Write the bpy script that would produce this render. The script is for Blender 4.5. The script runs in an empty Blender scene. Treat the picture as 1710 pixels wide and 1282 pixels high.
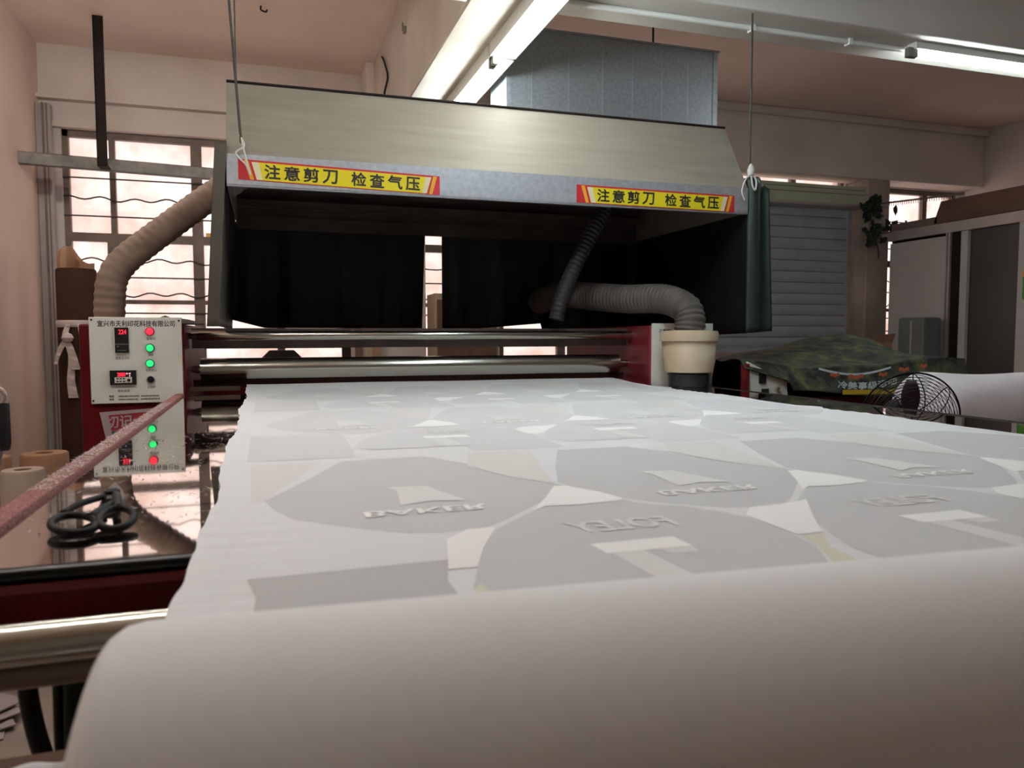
import bpy, bmesh, math, random
from mathutils import Vector, Matrix
random.seed(7)
S = bpy.context.scene
COL = S.collection
PI = math.pi

# ------------------------------------------------------------------ camera, world, exposure
cam_data = bpy.data.cameras.new('camera')
cam = bpy.data.objects.new('camera', cam_data); COL.objects.link(cam)
cam_data.sensor_width = 36.0
cam_data.lens = 36.0 * 1276.17 / 1710.0
cam_data.clip_start = 0.02
cam.location = (0, 0, 1.15)
yaw, pitch, roll = math.radians(17.873), math.radians(3.641), math.radians(-0.087)
cam.matrix_world = (Matrix.Translation((0, 0, 1.15)) @ Matrix.Rotation(-yaw, 4, 'Z') @
                    Matrix.Rotation(PI / 2 - pitch, 4, 'X') @ Matrix.Rotation(roll, 4, 'Z'))
cam_data.dof.use_dof = True
cam_data.dof.focus_distance = 2.6
cam_data.dof.aperture_fstop = 7.0
S.camera = cam

world = bpy.data.worlds.new('daylight'); S.world = world
world.use_nodes = True
wn = world.node_tree.nodes; wl = world.node_tree.links
bgn = wn.get('Background') or wn.new('ShaderNodeBackground')
bgn.inputs[0].default_value = (1.0, 0.925, 0.885, 1)
bgn.inputs[1].default_value = 2.35

S.view_settings.view_transform = 'Standard'
S.view_settings.look = 'None'
S.view_settings.gamma = 1.0
S.view_settings.exposure = 0.0
S.view_settings.use_curve_mapping = False
S.cycles.use_denoising = True
S.cycles.max_bounces = 10
S.cycles.diffuse_bounces = 5
S.cycles.glossy_bounces = 4
S.cycles.transmission_bounces = 6
S.cycles.sample_clamp_indirect = 6.0

TUBE = 105.0          # radiance of the fluorescent tubes
def portal(x0, x1, z0, z1, y):
    d = bpy.data.lights.new('window_portal', 'AREA'); d.shape = 'RECTANGLE'
    d.size = x1 - x0; d.size_y = z1 - z0; d.cycles.is_portal = True
    o = bpy.data.objects.new('window_portal', d); COL.objects.link(o)
    o.location = ((x0 + x1) / 2, y, (z0 + z1) / 2); o.rotation_euler = (-PI / 2, 0, 0)
portal(-1.45, 0.70, 0.9, 2.73, 6.86)
portal(1.32, 4.22, 0.9, 2.86, 6.86)
portal(6.20, 7.38, 0.9, 2.73, 6.86)

# ------------------------------------------------------------------ materials
def mat(name, color, rough=0.6, metal=0.0, vary=0.0, scale=6.0, bump=0.0, bscale=40.0, spec=0.5, emit=None, estr=0.0,
        stretch=None, alpha=None, rvary=0.0, dark=None):
    m = bpy.data.materials.new(name); m.use_nodes = True
    nt = m.node_tree; b = nt.nodes['Principled BSDF']
    b.inputs['Base Color'].default_value = (*color, 1)
    b.inputs['Roughness'].default_value = rough
    b.inputs['Metallic'].default_value = metal
    b.inputs['Specular IOR Level'].default_value = spec
    tc = nt.nodes.new('ShaderNodeTexCoord'); mp = nt.nodes.new('ShaderNodeMapping')
    nt.links.new(tc.outputs['Object'], mp.inputs[0])
    if stretch: mp.inputs['Scale'].default_value = stretch
    if vary or dark:
        n = nt.nodes.new('ShaderNodeTexNoise'); n.inputs['Scale'].default_value = scale; n.inputs['Detail'].default_value = 6
        nt.links.new(mp.outputs[0], n.inputs['Vector'])
        r = nt.nodes.new('ShaderNodeValToRGB')
        lo = dark if dark else tuple(max(0, c * (1 - vary)) for c in color)
        hi = tuple(min(1, c * (1 + vary)) for c in color)
        r.color_ramp.elements[0].position = 0.3; r.color_ramp.elements[1].position = 0.7
        r.color_ramp.elements[0].color = (*lo, 1); r.color_ramp.elements[1].color = (*hi, 1)
        nt.links.new(n.outputs['Fac'], r.inputs[0]); nt.links.new(r.outputs[0], b.inputs['Base Color'])
        if rvary:
            mr = nt.nodes.new('ShaderNodeMapRange')
            mr.inputs['To Min'].default_value = max(0, rough - rvary); mr.inputs['To Max'].default_value = rough + rvary
            nt.links.new(n.outputs['Fac'], mr.inputs[0]); nt.links.new(mr.outputs[0], b.inputs['Roughness'])
    if bump:
        n2 = nt.nodes.new('ShaderNodeTexNoise'); n2.inputs['Scale'].default_value = bscale; n2.inputs['Detail'].default_value = 4
        nt.links.new(mp.outputs[0], n2.inputs['Vector'])
        bp = nt.nodes.new('ShaderNodeBump'); bp.inputs['Strength'].default_value = bump; bp.inputs['Distance'].default_value = 0.01
        nt.links.new(n2.outputs['Fac'], bp.inputs['Height']); nt.links.new(bp.outputs[0], b.inputs['Normal'])
    if emit:
        b.inputs['Emission Color'].default_value = (*emit, 1); b.inputs['Emission Strength'].default_value = estr
    return m

M = {}
M['wall'] = mat('wall_paint', (0.66, 0.50, 0.42), 0.85, vary=0.07, scale=1.5, bump=0.08, bscale=25)  # warm window light partly put into this paint colour
M['wall_back'] = mat('wall_paint_back', (0.66, 0.585, 0.535), 0.85, vary=0.10, scale=1.8, bump=0.1, bscale=20)
M['ceiling'] = mat('ceiling_paint', (0.88, 0.74, 0.65), 0.9, vary=0.06, scale=1.2, bump=0.05)
M['beam'] = mat('beam_plaster', (0.50, 0.45, 0.39), 0.85, vary=0.10, scale=3.0, bump=0.15, bscale=14)
M['cross'] = mat('cross_beam_plaster', (0.68, 0.65, 0.60), 0.85, vary=0.06, scale=2.0, bump=0.06)
M['floor'] = mat('floor_terracotta', (0.34, 0.275, 0.24), 0.6, vary=0.18, scale=5, bump=0.05)
M['frame'] = mat('window_frame_paint', (0.17, 0.125, 0.10), 0.6, vary=0.2, scale=9)
M['bar'] = mat('security_bar_iron', (0.05, 0.04, 0.035), 0.6)
M['alu'] = mat('aluminium', (0.50, 0.45, 0.42), 0.45, 0.6, vary=0.12, scale=5)
M['post'] = mat('post_aluminium', (0.36, 0.33, 0.31), 0.5, 0.3, vary=0.12, scale=5)
M['alu_dark'] = mat('weathered_channel', (0.22, 0.20, 0.18), 0.6, 0.3, vary=0.35, scale=14)
M['galv'] = mat('galvanized_sheet', (0.33, 0.36, 0.39), 0.45, 0.55, vary=0.16, scale=60, rvary=0.08)
M['hood'] = mat('hood_sheet_metal', (0.32, 0.285, 0.23), 0.62, 0.40, vary=0.10, scale=3, stretch=(1, 1, 12), rvary=0.05, bump=0.03, bscale=6)
M['hood_lip'] = mat('hood_lip_galvanized', (0.45, 0.47, 0.50), 0.45, 0.5, vary=0.12, scale=50)
M['hood_in'] = mat('hood_inside_dark', (0.075, 0.052, 0.042), 0.6, 0.2, vary=0.3)  # dark brown base with random tone variation
M['curtain'] = mat('black_green_tarpaulin', (0.008, 0.011, 0.009), 0.45, vary=0.3, scale=4, spec=0.35)
M['flap'] = mat('dark_green_tarpaulin', (0.012, 0.027, 0.018), 0.5, vary=0.25, scale=5, bump=0.1, bscale=8)
M['flap2'] = mat('olive_tarpaulin', (0.06, 0.055, 0.04), 0.55, vary=0.25, scale=5)
M['red'] = mat('dark_red_enamel', (0.095, 0.004, 0.006), 0.45, vary=0.2, scale=6, spec=0.15)
M['red2'] = mat('crimson_enamel', (0.16, 0.010, 0.016), 0.45, vary=0.2, scale=5)
M['panel'] = mat('panel_aluminium', (0.80, 0.81, 0.74), 0.5, 0.1, vary=0.08, scale=5)
M['chrome'] = mat('chrome_roller', (0.50, 0.49, 0.43), 0.22, 1.0)
M['chrome_dark'] = mat('dull_roller', (0.20, 0.16, 0.13), 0.35, 1.0)
M['table'] = mat('polished_steel_table', (0.70, 0.66, 0.62), 0.03, 1.0)
M['rail'] = mat('worn_red_rail', (0.30, 0.11, 0.10), 0.75, dark=(0.10, 0.03, 0.03), vary=0.6, scale=260, bump=0.6, bscale=220)
M['black_gloss'] = mat('black_rubber_edge', (0.004, 0.006, 0.005), 0.3, spec=0.3)
M['black'] = mat('black_plastic', (0.010, 0.010, 0.010), 0.5, spec=0.3)
M['grip'] = mat('scissor_handle_black', (0.006, 0.005, 0.005), 0.6, spec=0.2)
M['steel'] = mat('blade_steel', (0.12, 0.105, 0.10), 0.30, 0.9, vary=0.15, scale=30)
M['cloth'] = mat('white_polyester', (0.77, 0.775, 0.785), 0.75, bump=0.3, bscale=9, stretch=(0.5, 6, 1), spec=0.3)
M['roll'] = mat('white_roll_fabric', (0.76, 0.765, 0.765), 0.8, bump=0.02, bscale=8, spec=0.2)
M['print_grey'] = mat('show_through_grey', (0.60, 0.60, 0.61), 0.75, spec=0.3)
M['print_faint'] = mat('show_through_faint', (0.69, 0.69, 0.70), 0.75, spec=0.3)
M['print_dark'] = mat('show_through_dark', (0.52, 0.52, 0.52), 0.75, spec=0.3)
M['print_white'] = mat('show_through_white', (0.93, 0.93, 0.91), 0.7, spec=0.3)
M['print_pale'] = mat('show_through_pale', (0.76, 0.76, 0.74), 0.75, spec=0.3)
M['print_beige'] = mat('show_through_beige', (0.735, 0.725, 0.695), 0.75, spec=0.3)
M['print_yellow'] = mat('show_through_yellow', (0.70, 0.69, 0.56), 0.75, spec=0.3)
M['hose'] = mat('hose_fabric_brown', (0.27, 0.20, 0.155), 0.85, vary=0.2, scale=12)
M['hose2'] = mat('hose_grey_brown', (0.085, 0.072, 0.064), 0.7, vary=0.25, scale=14)
M['hose3'] = mat('hose_black', (0.02, 0.018, 0.02), 0.6)
M['bucket'] = mat('yellowed_white_plastic', (0.66, 0.58, 0.44), 0.5, dark=(0.45, 0.30, 0.17), vary=0.08, scale=4)
M['pipe'] = mat('black_pipe', (0.025, 0.027, 0.033), 0.4)
M['white'] = mat('white_plastic', (0.62, 0.62, 0.60), 0.5, vary=0.04)
M['lamp_white'] = mat('lamp_enamel', (0.78, 0.78, 0.74), 0.4)
M['tube'] = mat('lit_tube', (0.9, 0.9, 0.9), 0.3, emit=(0.90, 1.0, 1.0), estr=TUBE * .62)
M['tube_added'] = mat('lit_tube_added', (0.9, 0.9, 0.9), 0.3, emit=(0.86, 1.0, 1.08), estr=TUBE * 1.2)  # only for the added overhead fixture, stronger than the tubes in view
M['tube_added_warm'] = mat('lit_tube_added_warm', (0.9, 0.85, 0.7), 0.3, emit=(1.0, 0.94, 0.88), estr=TUBE * 1.25)  # only for the added fixtures in the tan bay
M['socket'] = mat('lamp_socket_grey', (0.18, 0.18, 0.17), 0.4, 0.3)
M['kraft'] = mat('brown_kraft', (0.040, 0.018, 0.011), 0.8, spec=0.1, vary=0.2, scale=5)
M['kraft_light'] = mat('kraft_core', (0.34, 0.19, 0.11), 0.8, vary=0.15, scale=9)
M['cream'] = mat('cream_paper', (0.52, 0.44, 0.35), 0.8, vary=0.06)
M['rag'] = mat('white_rag', (0.50, 0.42, 0.39), 0.9, bump=0.2)
M['lint'] = mat('pale_lint', (0.62, 0.53, 0.51), 0.9)
M['rag_dark'] = mat('dark_rag', (0.06, 0.045, 0.036), 0.9, vary=0.4, scale=20)
M['rope'] = mat('dark_rope', (0.05, 0.042, 0.036), 0.8)
M['white_cord'] = mat('white_cord', (0.6, 0.58, 0.54), 0.7)
M['dark_iron'] = mat('dark_iron', (0.016, 0.011, 0.009), 0.75, 0.0, spec=0.15, vary=0.3)
M['shutter'] = mat('grey_shutter', (0.40, 0.43, 0.48), 0.5, 0.2, vary=0.08)
M['shutter_box'] = mat('pale_green_shutter_box', (0.42, 0.47, 0.33), 0.5, vary=0.08)
M['wood'] = mat('brown_wood', (0.13, 0.068, 0.042), 0.6, vary=0.25, scale=7, stretch=(1, 0.12, 1))
M['wood_light'] = mat('pale_wood', (0.40, 0.30, 0.20), 0.6, vary=0.2, scale=8, stretch=(1, 1, 0.1))
M['door_white'] = mat('grey_white_door', (0.50, 0.47, 0.44), 0.6, vary=0.06, scale=2)
M['dark_glass'] = mat('dark_glass', (0.045, 0.04, 0.038), 0.35, vary=0.15, scale=2)
M['crate'] = mat('grey_green_plastic', (0.13, 0.15, 0.14), 0.4, vary=0.1)
M['leaf'] = mat('dark_green_leaf', (0.015, 0.03, 0.018), 0.6, vary=0.3)
M['ink'] = mat('black_ink', (0.01, 0.01, 0.012), 0.6)
M['ink_brown'] = mat('brown_ink', (0.14, 0.11, 0.05), 0.6)
M['sticker_yellow'] = mat('sticker_yellow', (0.78, 0.66, 0.02), 0.35, spec=0.5)
M['sticker_red'] = mat('sticker_red', (0.55, 0.03, 0.04), 0.35)
M['sticker_orange'] = mat('sticker_orange', (0.80, 0.40, 0.03), 0.35)
M['sticker_white'] = mat('sticker_white', (0.75, 0.70, 0.45), 0.35)
M['led_red'] = mat('lit_red', (0.5, 0.01, 0.02), 0.3, emit=(1.0, 0.03, 0.06), estr=1.3)
M['led_pink'] = mat('lit_pink', (0.5, 0.2, 0.2), 0.3, emit=(1.0, 0.5, 0.5), estr=1.0)
M['led_green'] = mat('lit_green', (0.02, 0.5, 0.15), 0.3, emit=(0.02, 0.95, 0.22), estr=1.0)
M['collar_red'] = mat('red_collar', (0.35, 0.02, 0.03), 0.35)
M['collar_green'] = mat('green_collar', (0.01, 0.10, 0.03), 0.35)
M['poster_white'] = mat('poster_paper', (0.42, 0.35, 0.35), 0.6)
M['poster_red'] = mat('poster_red', (0.30, 0.015, 0.03), 0.6)
M['poster_black'] = mat('poster_black', (0.015, 0.015, 0.018), 0.6)
M['green_cloth'] = mat('dark_green_cloth', (0.03, 0.045, 0.02), 0.8, vary=0.3, scale=9)
M['purple_white'] = mat('wrapped_white_cloth', (0.85, 0.80, 0.83), 0.75, vary=0.07, scale=5, bump=0.8, bscale=7)
M['maroon_blade'] = mat('maroon_blade', (0.03, 0.012, 0.018), 0.4)
M['camo_text'] = mat('pale_blue_print', (0.62, 0.74, 0.78), 0.7)
M['camo_yellow'] = mat('yellow_print', (0.60, 0.40, 0.02), 0.7)
M['camo_orange'] = mat('orange_print', (0.50, 0.12, 0.04), 0.7)
M['sign_green'] = mat('green_sign', (0.08, 0.28, 0.03), 0.6)

def camo():
    m = mat('camouflage_cloth', (0.03, 0.03, 0.02), 0.85)
    nt = m.node_tree; b = nt.nodes['Principled BSDF']
    tc = nt.nodes.new('ShaderNodeTexCoord')
    n = nt.nodes.new('ShaderNodeTexNoise'); n.inputs['Scale'].default_value = 15; n.inputs['Detail'].default_value = 3
    nt.links.new(tc.outputs['Object'], n.inputs['Vector'])
    r = nt.nodes.new('ShaderNodeValToRGB'); r.color_ramp.interpolation = 'CONSTANT'
    cs = [(0.0, (0.010, 0.011, 0.008)), (0.43, (0.028, 0.042, 0.022)), (0.50, (0.045, 0.035, 0.022)), (0.56, (0.06, 0.068, 0.024)), (0.63, (0.11, 0.10, 0.035))]
    el = r.color_ramp.elements
    el[0].position = 0; el[0].color = (*cs[0][1], 1); el[1].position = cs[1][0]; el[1].color = (*cs[1][1], 1)
    for p, c in cs[2:]:
        e = el.new(p); e.color = (*c, 1)
    nt.links.new(n.outputs['Fac'], r.inputs[0]); nt.links.new(r.outputs[0], b.inputs['Base Color'])
    return m
M['camo'] = camo()
M['pillar'] = mat('stained_pillar', (0.36, 0.29, 0.24), 0.7, vary=0.35, scale=2.2, bump=0.2)

def pane_material():
    m = bpy.data.materials.new('dusty_window_glass'); m.use_nodes = True
    nt = m.node_tree; nt.nodes.clear()
    out = nt.nodes.new('ShaderNodeOutputMaterial')
    tr = nt.nodes.new('ShaderNodeBsdfTransparent'); tl = nt.nodes.new('ShaderNodeBsdfTranslucent')
    mx = nt.nodes.new('ShaderNodeMixShader')
    tc = nt.nodes.new('ShaderNodeTexCoord')
    n = nt.nodes.new('ShaderNodeTexNoise'); n.inputs['Scale'].default_value = 1.6; n.inputs['Detail'].default_value = 8
    n.inputs['Roughness'].default_value = 0.7
    nt.links.new(tc.outputs['Object'], n.inputs['Vector'])
    r = nt.nodes.new('ShaderNodeValToRGB')
    r.color_ramp.elements[0].position = 0.35; r.color_ramp.elements[0].color = (0.62, 0.50, 0.46, 1)
    r.color_ramp.elements[1].position = 0.60; r.color_ramp.elements[1].color = (0.80, 0.76, 0.76, 1)
    nt.links.new(n.outputs['Fac'], r.inputs[0]); nt.links.new(r.outputs[0], tr.inputs[0])
    tl.inputs[0].default_value = (0.8, 0.72, 0.68, 1); mx.inputs[0].default_value = 0.25
    nt.links.new(tr.outputs[0], mx.inputs[1]); nt.links.new(tl.outputs[0], mx.inputs[2]); nt.links.new(mx.outputs[0], out.inputs[0])
    return m
M['pane'] = pane_material()

# ------------------------------------------------------------------ mesh helpers
class MB:
    def __init__(s): s.bm = bmesh.new(); s.mats = []; s.cur = 0
    def use(s, key):
        if key not in s.mats: s.mats.append(key)
        s.cur = s.mats.index(key); return s
    def _f(s, vs):
        try:
            f = s.bm.faces.new(vs); f.material_index = s.cur; return f
        except ValueError:
            return None
    def box(s, x0, x1, y0, y1, z0, z1, m=None):
        v = [Vector((x, y, z)) for x in (x0, x1) for y in (y0, y1) for z in (z0, z1)]
        if m: v = [m @ q for q in v]
        v = [s.bm.verts.new(q) for q in v]
        for f in ((0, 1, 3, 2), (4, 6, 7, 5), (0, 4, 5, 1), (2, 3, 7, 6), (0, 2, 6, 4), (1, 5, 7, 3)): s._f([v[i] for i in f])
        return s
    def rings(s, rings, cap=True, closed=False):
        rs = [[s.bm.verts.new(p) for p in r] for r in rings]
        n = len(rs[0])
        pairs = list(zip(rs, rs[1:])) + ([(rs[-1], rs[0])] if closed else [])
        for a, b in pairs:
            for i in range(n): s._f([a[i], a[(i + 1) % n], b[(i + 1) % n], b[i]])
        if cap and not closed:
            s._f(rs[0][::-1]); s._f(rs[-1])
        return s
    def tube(s, pts, r, n=12, cap=True, closed=False):
        pts = [Vector(p) for p in pts]; k = len(pts); up = None; rings = []
        for i, p in enumerate(pts):
            a = pts[i - 1] if (i or closed) else p
            b = pts[(i + 1) % k] if (i < k - 1 or closed) else p
            t = (b - a).normalized()
            if up is None:
                up = Vector((0, 0, 1)) if abs(t.z) < 0.9 else Vector((1, 0, 0))
            u = (up - t * up.dot(t)).normalized(); w = t.cross(u); up = u
            rr = r[i] if isinstance(r, (list, tuple)) else r
            rings.append([p + (u * math.cos(2 * PI * j / n) + w * math.sin(2 * PI * j / n)) * rr for j in range(n)])
        return s.rings(rings, cap, closed)
    def lathe(s, prof, center, axis='Z', n=32, m=None, cap=True):
        rings = []
        for r, h in prof:
            ring = []
            for j in range(n):
                a = 2 * PI * j / n; c, d = r * math.cos(a), r * math.sin(a)
                v = {'Z': (c, d, h), 'Y': (c, h, d), 'X': (h, c, d)}[axis]
                v = Vector(v)
                if m: v = m @ v
                ring.append(Vector(center) + v)
            rings.append(ring)
        return s.rings(rings, cap)
    def prism(s, poly, fn0, fn1):
        a = [s.bm.verts.new(fn0(p)) for p in poly]; b = [s.bm.verts.new(fn1(p)) for p in poly]
        s._f(a[::-1]); s._f(b)
        n = len(poly)
        for i in range(n): s._f([a[i], a[(i + 1) % n], b[(i + 1) % n], b[i]])
        return s
    def grid(s, nu, nv, fn):
        vs = [[s.bm.verts.new(fn(i / nu, j / nv)) for j in range(nv + 1)] for i in range(nu + 1)]
        for i in range(nu):
            for j in range(nv): s._f([vs[i][j], vs[i + 1][j], vs[i + 1][j + 1], vs[i][j + 1]])
        return s
    def quad(s, *ps):
        s._f([s.bm.verts.new(p) for p in ps]); return s

def finish(name, mb, m, parent=None, smooth=False, bev=0.0, solid=0.0, sub=0, fix=True):
    bm = mb.bm
    if fix: bmesh.ops.recalc_face_normals(bm, faces=bm.faces[:])
    me = bpy.data.meshes.new(name); bm.to_mesh(me); bm.free()
    keys = mb.mats if mb.mats else [m]
    for k in keys: me.materials.append(M[k])
    if smooth:
        for p in me.polygons: p.use_smooth = True
        if smooth != 'all': me.set_sharp_from_angle(angle=math.radians(38))
    o = bpy.data.objects.new(name, me); COL.objects.link(o)
    if parent is not None:
        o.parent = parent
        base = Vector(parent.location) if parent.type == 'EMPTY' else Vector((0, 0, 0))
        o.matrix_parent_inverse = Matrix.Translation(-base)
    if solid:
        md = o.modifiers.new('thickness', 'SOLIDIFY'); md.thickness = solid; md.offset = 0
    if bev:
        md = o.modifiers.new('edge', 'BEVEL'); md.width = bev; md.segments = 2; md.limit_method = 'ANGLE'; md.angle_limit = math.radians(40)
    if sub:
        md = o.modifiers.new('smooth', 'SUBSURF'); md.levels = sub; md.render_levels = sub
    return o

def thing(name, label, cat, loc=(0, 0, 0), group=None):
    o = bpy.data.objects.new(name, None); COL.objects.link(o); o.location = loc
    o['label'] = label; o['category'] = cat
    if group: o['group'] = group
    return o
def tag(o, label, cat, group=None):
    o['label'] = label; o['category'] = cat
    if group: o['group'] = group
    return o
def struct(name, mb, m, **k):
    o = finish(name, mb, m, **k); o['kind'] = 'structure'; return o
def B(*a): return MB().box(*a)
def part(name, mb, m, parent, label=None, **k):
    o = finish(name, mb, m, parent, **k)
    if label: o['label'] = label
    return o
def smoothpath(pts, n=8):
    pts = [Vector(p) for p in pts]; out = []
    P = [pts[0] * 2 - pts[1]] + pts + [pts[-1] * 2 - pts[-2]]
    for i in range(1, len(P) - 2):
        for j in range(n):
            t = j / n; a, b, c, d = P[i - 1], P[i], P[i + 1], P[i + 2]
            out.append(0.5 * ((2 * b) + (c - a) * t + (2 * a - 5 * b + 4 * c - d) * t * t + (3 * b - a - 3 * c + d) * t ** 3))
    out.append(pts[-1]); return out
def clean(bm):
    bmesh.ops.remove_doubles(bm, verts=bm.verts[:], dist=1e-6)

_dg = None
def text_mesh(s, size, weight=0.0, extrude=0.0, spacing=1.0, width=None, height=None):
    """letters as flat outlines in the XZ plane, lower left corner at the origin; optionally fitted to width/height"""
    c = bpy.data.curves.new('lettering', 'FONT'); c.body = s; c.size = size; c.offset = weight; c.space_character = spacing
    c.resolution_u = 3; c.fill_mode = 'BOTH' if extrude else 'FRONT'; c.extrude = extrude
    o = bpy.data.objects.new('lettering', c); COL.objects.link(o)
    bpy.context.view_layer.update()
    me = bpy.data.meshes.new_from_object(o.evaluated_get(bpy.context.evaluated_depsgraph_get()))
    bpy.data.objects.remove(o); bpy.data.curves.remove(c)
    if len(me.vertices):
        xs = [v.co.x for v in me.vertices]; ys = [v.co.y for v in me.vertices]
        x0, y0 = min(xs), min(ys); w, h = max(xs) - x0, max(ys) - y0
        sx = width / w if width else 1.0
        sy = height / h if height else (sx if width else 1.0)
        for v in me.vertices: v.co.x = (v.co.x - x0) * sx; v.co.y = (v.co.y - y0) * sy
    return me
def lettering(name, s, fn, m, parent, label=None, size=0.1, weight=0.0, width=None, height=None, spacing=1.0):
    me = text_mesh(s, size, 0, 0, spacing, width, height)
    if weight:
        bm = bmesh.new(); ds = [(0, 0)] + [(weight * math.cos(a * PI / 4), weight * math.sin(a * PI / 4)) for a in range(8)]
        for k, (du, dv) in enumerate(ds):
            n0 = len(bm.verts); bm.from_mesh(me); bm.verts.ensure_lookup_table()
            for v in bm.verts[n0:]: v.co.x += du; v.co.y += dv; v.co.z = k * 1e-5
        bm.to_mesh(me); bm.free()
    for v in me.vertices: v.co = fn(v.co.x, v.co.y) + Vector((0, -v.co.z, v.co.z))
    me.materials.clear(); me.materials.append(M[m])
    o = bpy.data.objects.new(name, me); COL.objects.link(o)
    o.parent = parent
    base = Vector(parent.location) if parent.type == 'EMPTY' else Vector((0, 0, 0))
    o.matrix_parent_inverse = Matrix.Translation(-base)
    if label: o['label'] = label
    return o

# ------------------------------------------------------------------ room
XL, XR, YB, YF, ZC = -1.59, 7.45, 6.70, -3.6, 3.35
struct('floor', B(XL - .2, XR + .2, YF - .2, YB + .2, -.1, 0), 'floor')
struct('ceiling', B(XL - .2, XR + .2, YF - .2, YB + .2, ZC, ZC + .15), 'ceiling')
struct('wall_left', B(XL - .2, XL, YF, YB, 0, ZC), 'wall')
struct('wall_right', B(XR, XR + .2, YF, YB, 0, ZC), 'wall_back')
struct('wall_front', B(XL, XR, YF - .2, YF, 0, ZC), 'cross')
wb = MB()
for x0, x1, z0, z1 in ((XL, 1.32, 2.73, ZC), (1.32, 5.86, 2.86, ZC), (5.86, XR, 2.73, ZC), (XL, XR, 0, .9), (4.15, 5.86, .9, 1.06), (XL, -1.45, .9, 2.73), (.70, 1.32, .9, 2.73), (5.86, 6.20, .9, 2.73), (7.38, XR, .9, 2.73)):
    wb.box(x0, x1, YB, YB + .2, z0, z1)
struct('wall_back', wb, 'wall_back')

def window(n, x0, x1, mull, z0=.9, z1=2.73):
    fr = MB(); y0, y1 = YB + .03, YB + .09
    fr.box(x0, x0 + .04, y0, y1, z0, z1).box(x1 - .04, x1, y0, y1, z0, z1).box(x0, x1, y0, y1, z1 - .05, z1).box(x0, x1, y0, y1, z0, z0 + .05)
    w = struct(f'window_{n}', fr, 'frame')
    for a, b in mull: part('mullion', B(a, b, y0 + .002, y1 - .002, z0, z1), 'frame', w)
    for z in (1.92, 1.42):
        part('rail', B(x0, x1, y0 + .005, y1 - .005, z - (.033 if z > 1.5 else .016), z + (.033 if z > 1.5 else .016)), 'frame', w)
    for i, z in enumerate((2.37, 2.215, 2.08, 1.74, 1.61, 1.475, 1.33, 1.19, 1.05)):
        wavy = i in (1, 3, 5)
        pts = [(x0 + (x1 - x0) * k / 60, YB + .02, z + (.014 * math.sin(k * .95 + i) + .006 * math.sin(k * .4) if wavy else 0)) for k in range(61)]
        part('security_bar', MB().tube(pts, .006, 6), 'bar', w)
    part('pane', B(x0 + .01, x1 - .01, YB + .07, YB + .073, z0, z1), 'pane', w)
    return w
w1 = window(1, -1.45, .70, [(-1.13, -1.09), (-.54, -.46), (.10, .16)])
w2 = window(2, 1.32, 5.86, [(2.05, 2.09), (2.62, 2.70), (3.25, 3.29), (3.80, 3.86), (4.5, 4.56), (5.2, 5.26)], z1=2.86)
w3 = window(3, 6.20, 7.38, [(6.93, 6.99)])
part('lower_mullion', MB().box(-1.16, -1.07, YB + .025, YB + .10, .9, 1.92), 'frame', w1)
part('caution_tape', B(-.44, -.22, YB + .060, YB + .064, 1.93, 1.985), 'sticker_orange', w1, label='orange tape stuck on the glass')

# beams and pillars
bm_ = MB().box(.88, 1.26, YF, YB, 2.62, ZC)
struct('trim_1', bm_, 'beam', bev=.012)
struct('trim_2', MB().box(XL, .88, 3.05, 3.38, 2.62, ZC).box(1.26, XR, 3.05, 3.38, 2.62, ZC), 'cross', bev=.01)
struct('trim_3', B(1.26, XR, 6.42, YB, 2.74, ZC), 'wall_back', bev=.01)
struct('trim_4', B(.82, 1.29, 6.35, YB, 0, ZC), 'wall_back', bev=.008)
struct('trim_5', B(5.88, 6.16, 6.40, YB, 0, 2.74), 'pillar', bev=.01)
struct('trim_6', MB().box(XL, .82, 6.64, YB, 2.73, 2.77).box(XL, .82, 6.62, YB, 2.93, 2.96), 'wall_back')
struct('trim_7', B(1.40, XR, 6.36, 6.42, 3.27, 3.35), 'wall_back', bev=.02)

# ------------------------------------------------------------------ lamps
def lamp(name, p0, p1, label, tube='tube', hw=.07, off=-.03, hz=(2.55, 2.62), tz=2.53):
    p0, p1 = Vector(p0), Vector(p1); d = (p1 - p0).normalized(); n = Vector((0, 0, 1)).cross(d)
    t = thing(name, label, 'lamp', ((p0.x + p1.x) / 2, (p0.y + p1.y) / 2, hz[0]), 'fluorescent tube lamps')
    R = Matrix.Translation(((p0.x + p1.x) / 2, (p0.y + p1.y) / 2, 0)) @ Matrix(((n.x, d.x, 0, 0), (n.y, d.y, 0, 0), (0, 0, 1, 0), (0, 0, 0, 1)))
    L = (p1 - p0).length / 2
    part('housing', MB().box(-hw, hw, -L, L, hz[0], hz[1], R), 'lamp_white', t, bev=.004)
    part('tube', MB().tube([R @ Vector((off, -L + .035, tz)), R @ Vector((off, L - .035, tz))], .014, 14), tube, t, smooth=True)
    for sgn in (-1, 1):
        part('socket', MB().box(off - .015, off + .015, sgn * L - .03, sgn * L + .03, tz - .018, hz[0] + .01, R), 'socket', t, bev=.004)
    return t
lamp('fluorescent_lamp', (1.175, 2.60, 0), (1.175, 3.79, 0), 'lit fluorescent tube on the beam, the nearer one, cut by the frame top', off=.045, tz=2.526)
lamp('fluorescent_lamp', (1.175, 3.82, 0), (1.175, 5.04, 0), 'lit fluorescent tube on the beam, running down behind the hood top', off=.045, tz=2.526)
lamp('fluorescent_lamp', (3.14, 3.15, 0), (4.40, 3.15, 0), 'lit fluorescent tube under the cross beam beside the white conduit', hw=.03, off=0, hz=(2.585, 2.62), tz=2.565)
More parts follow.
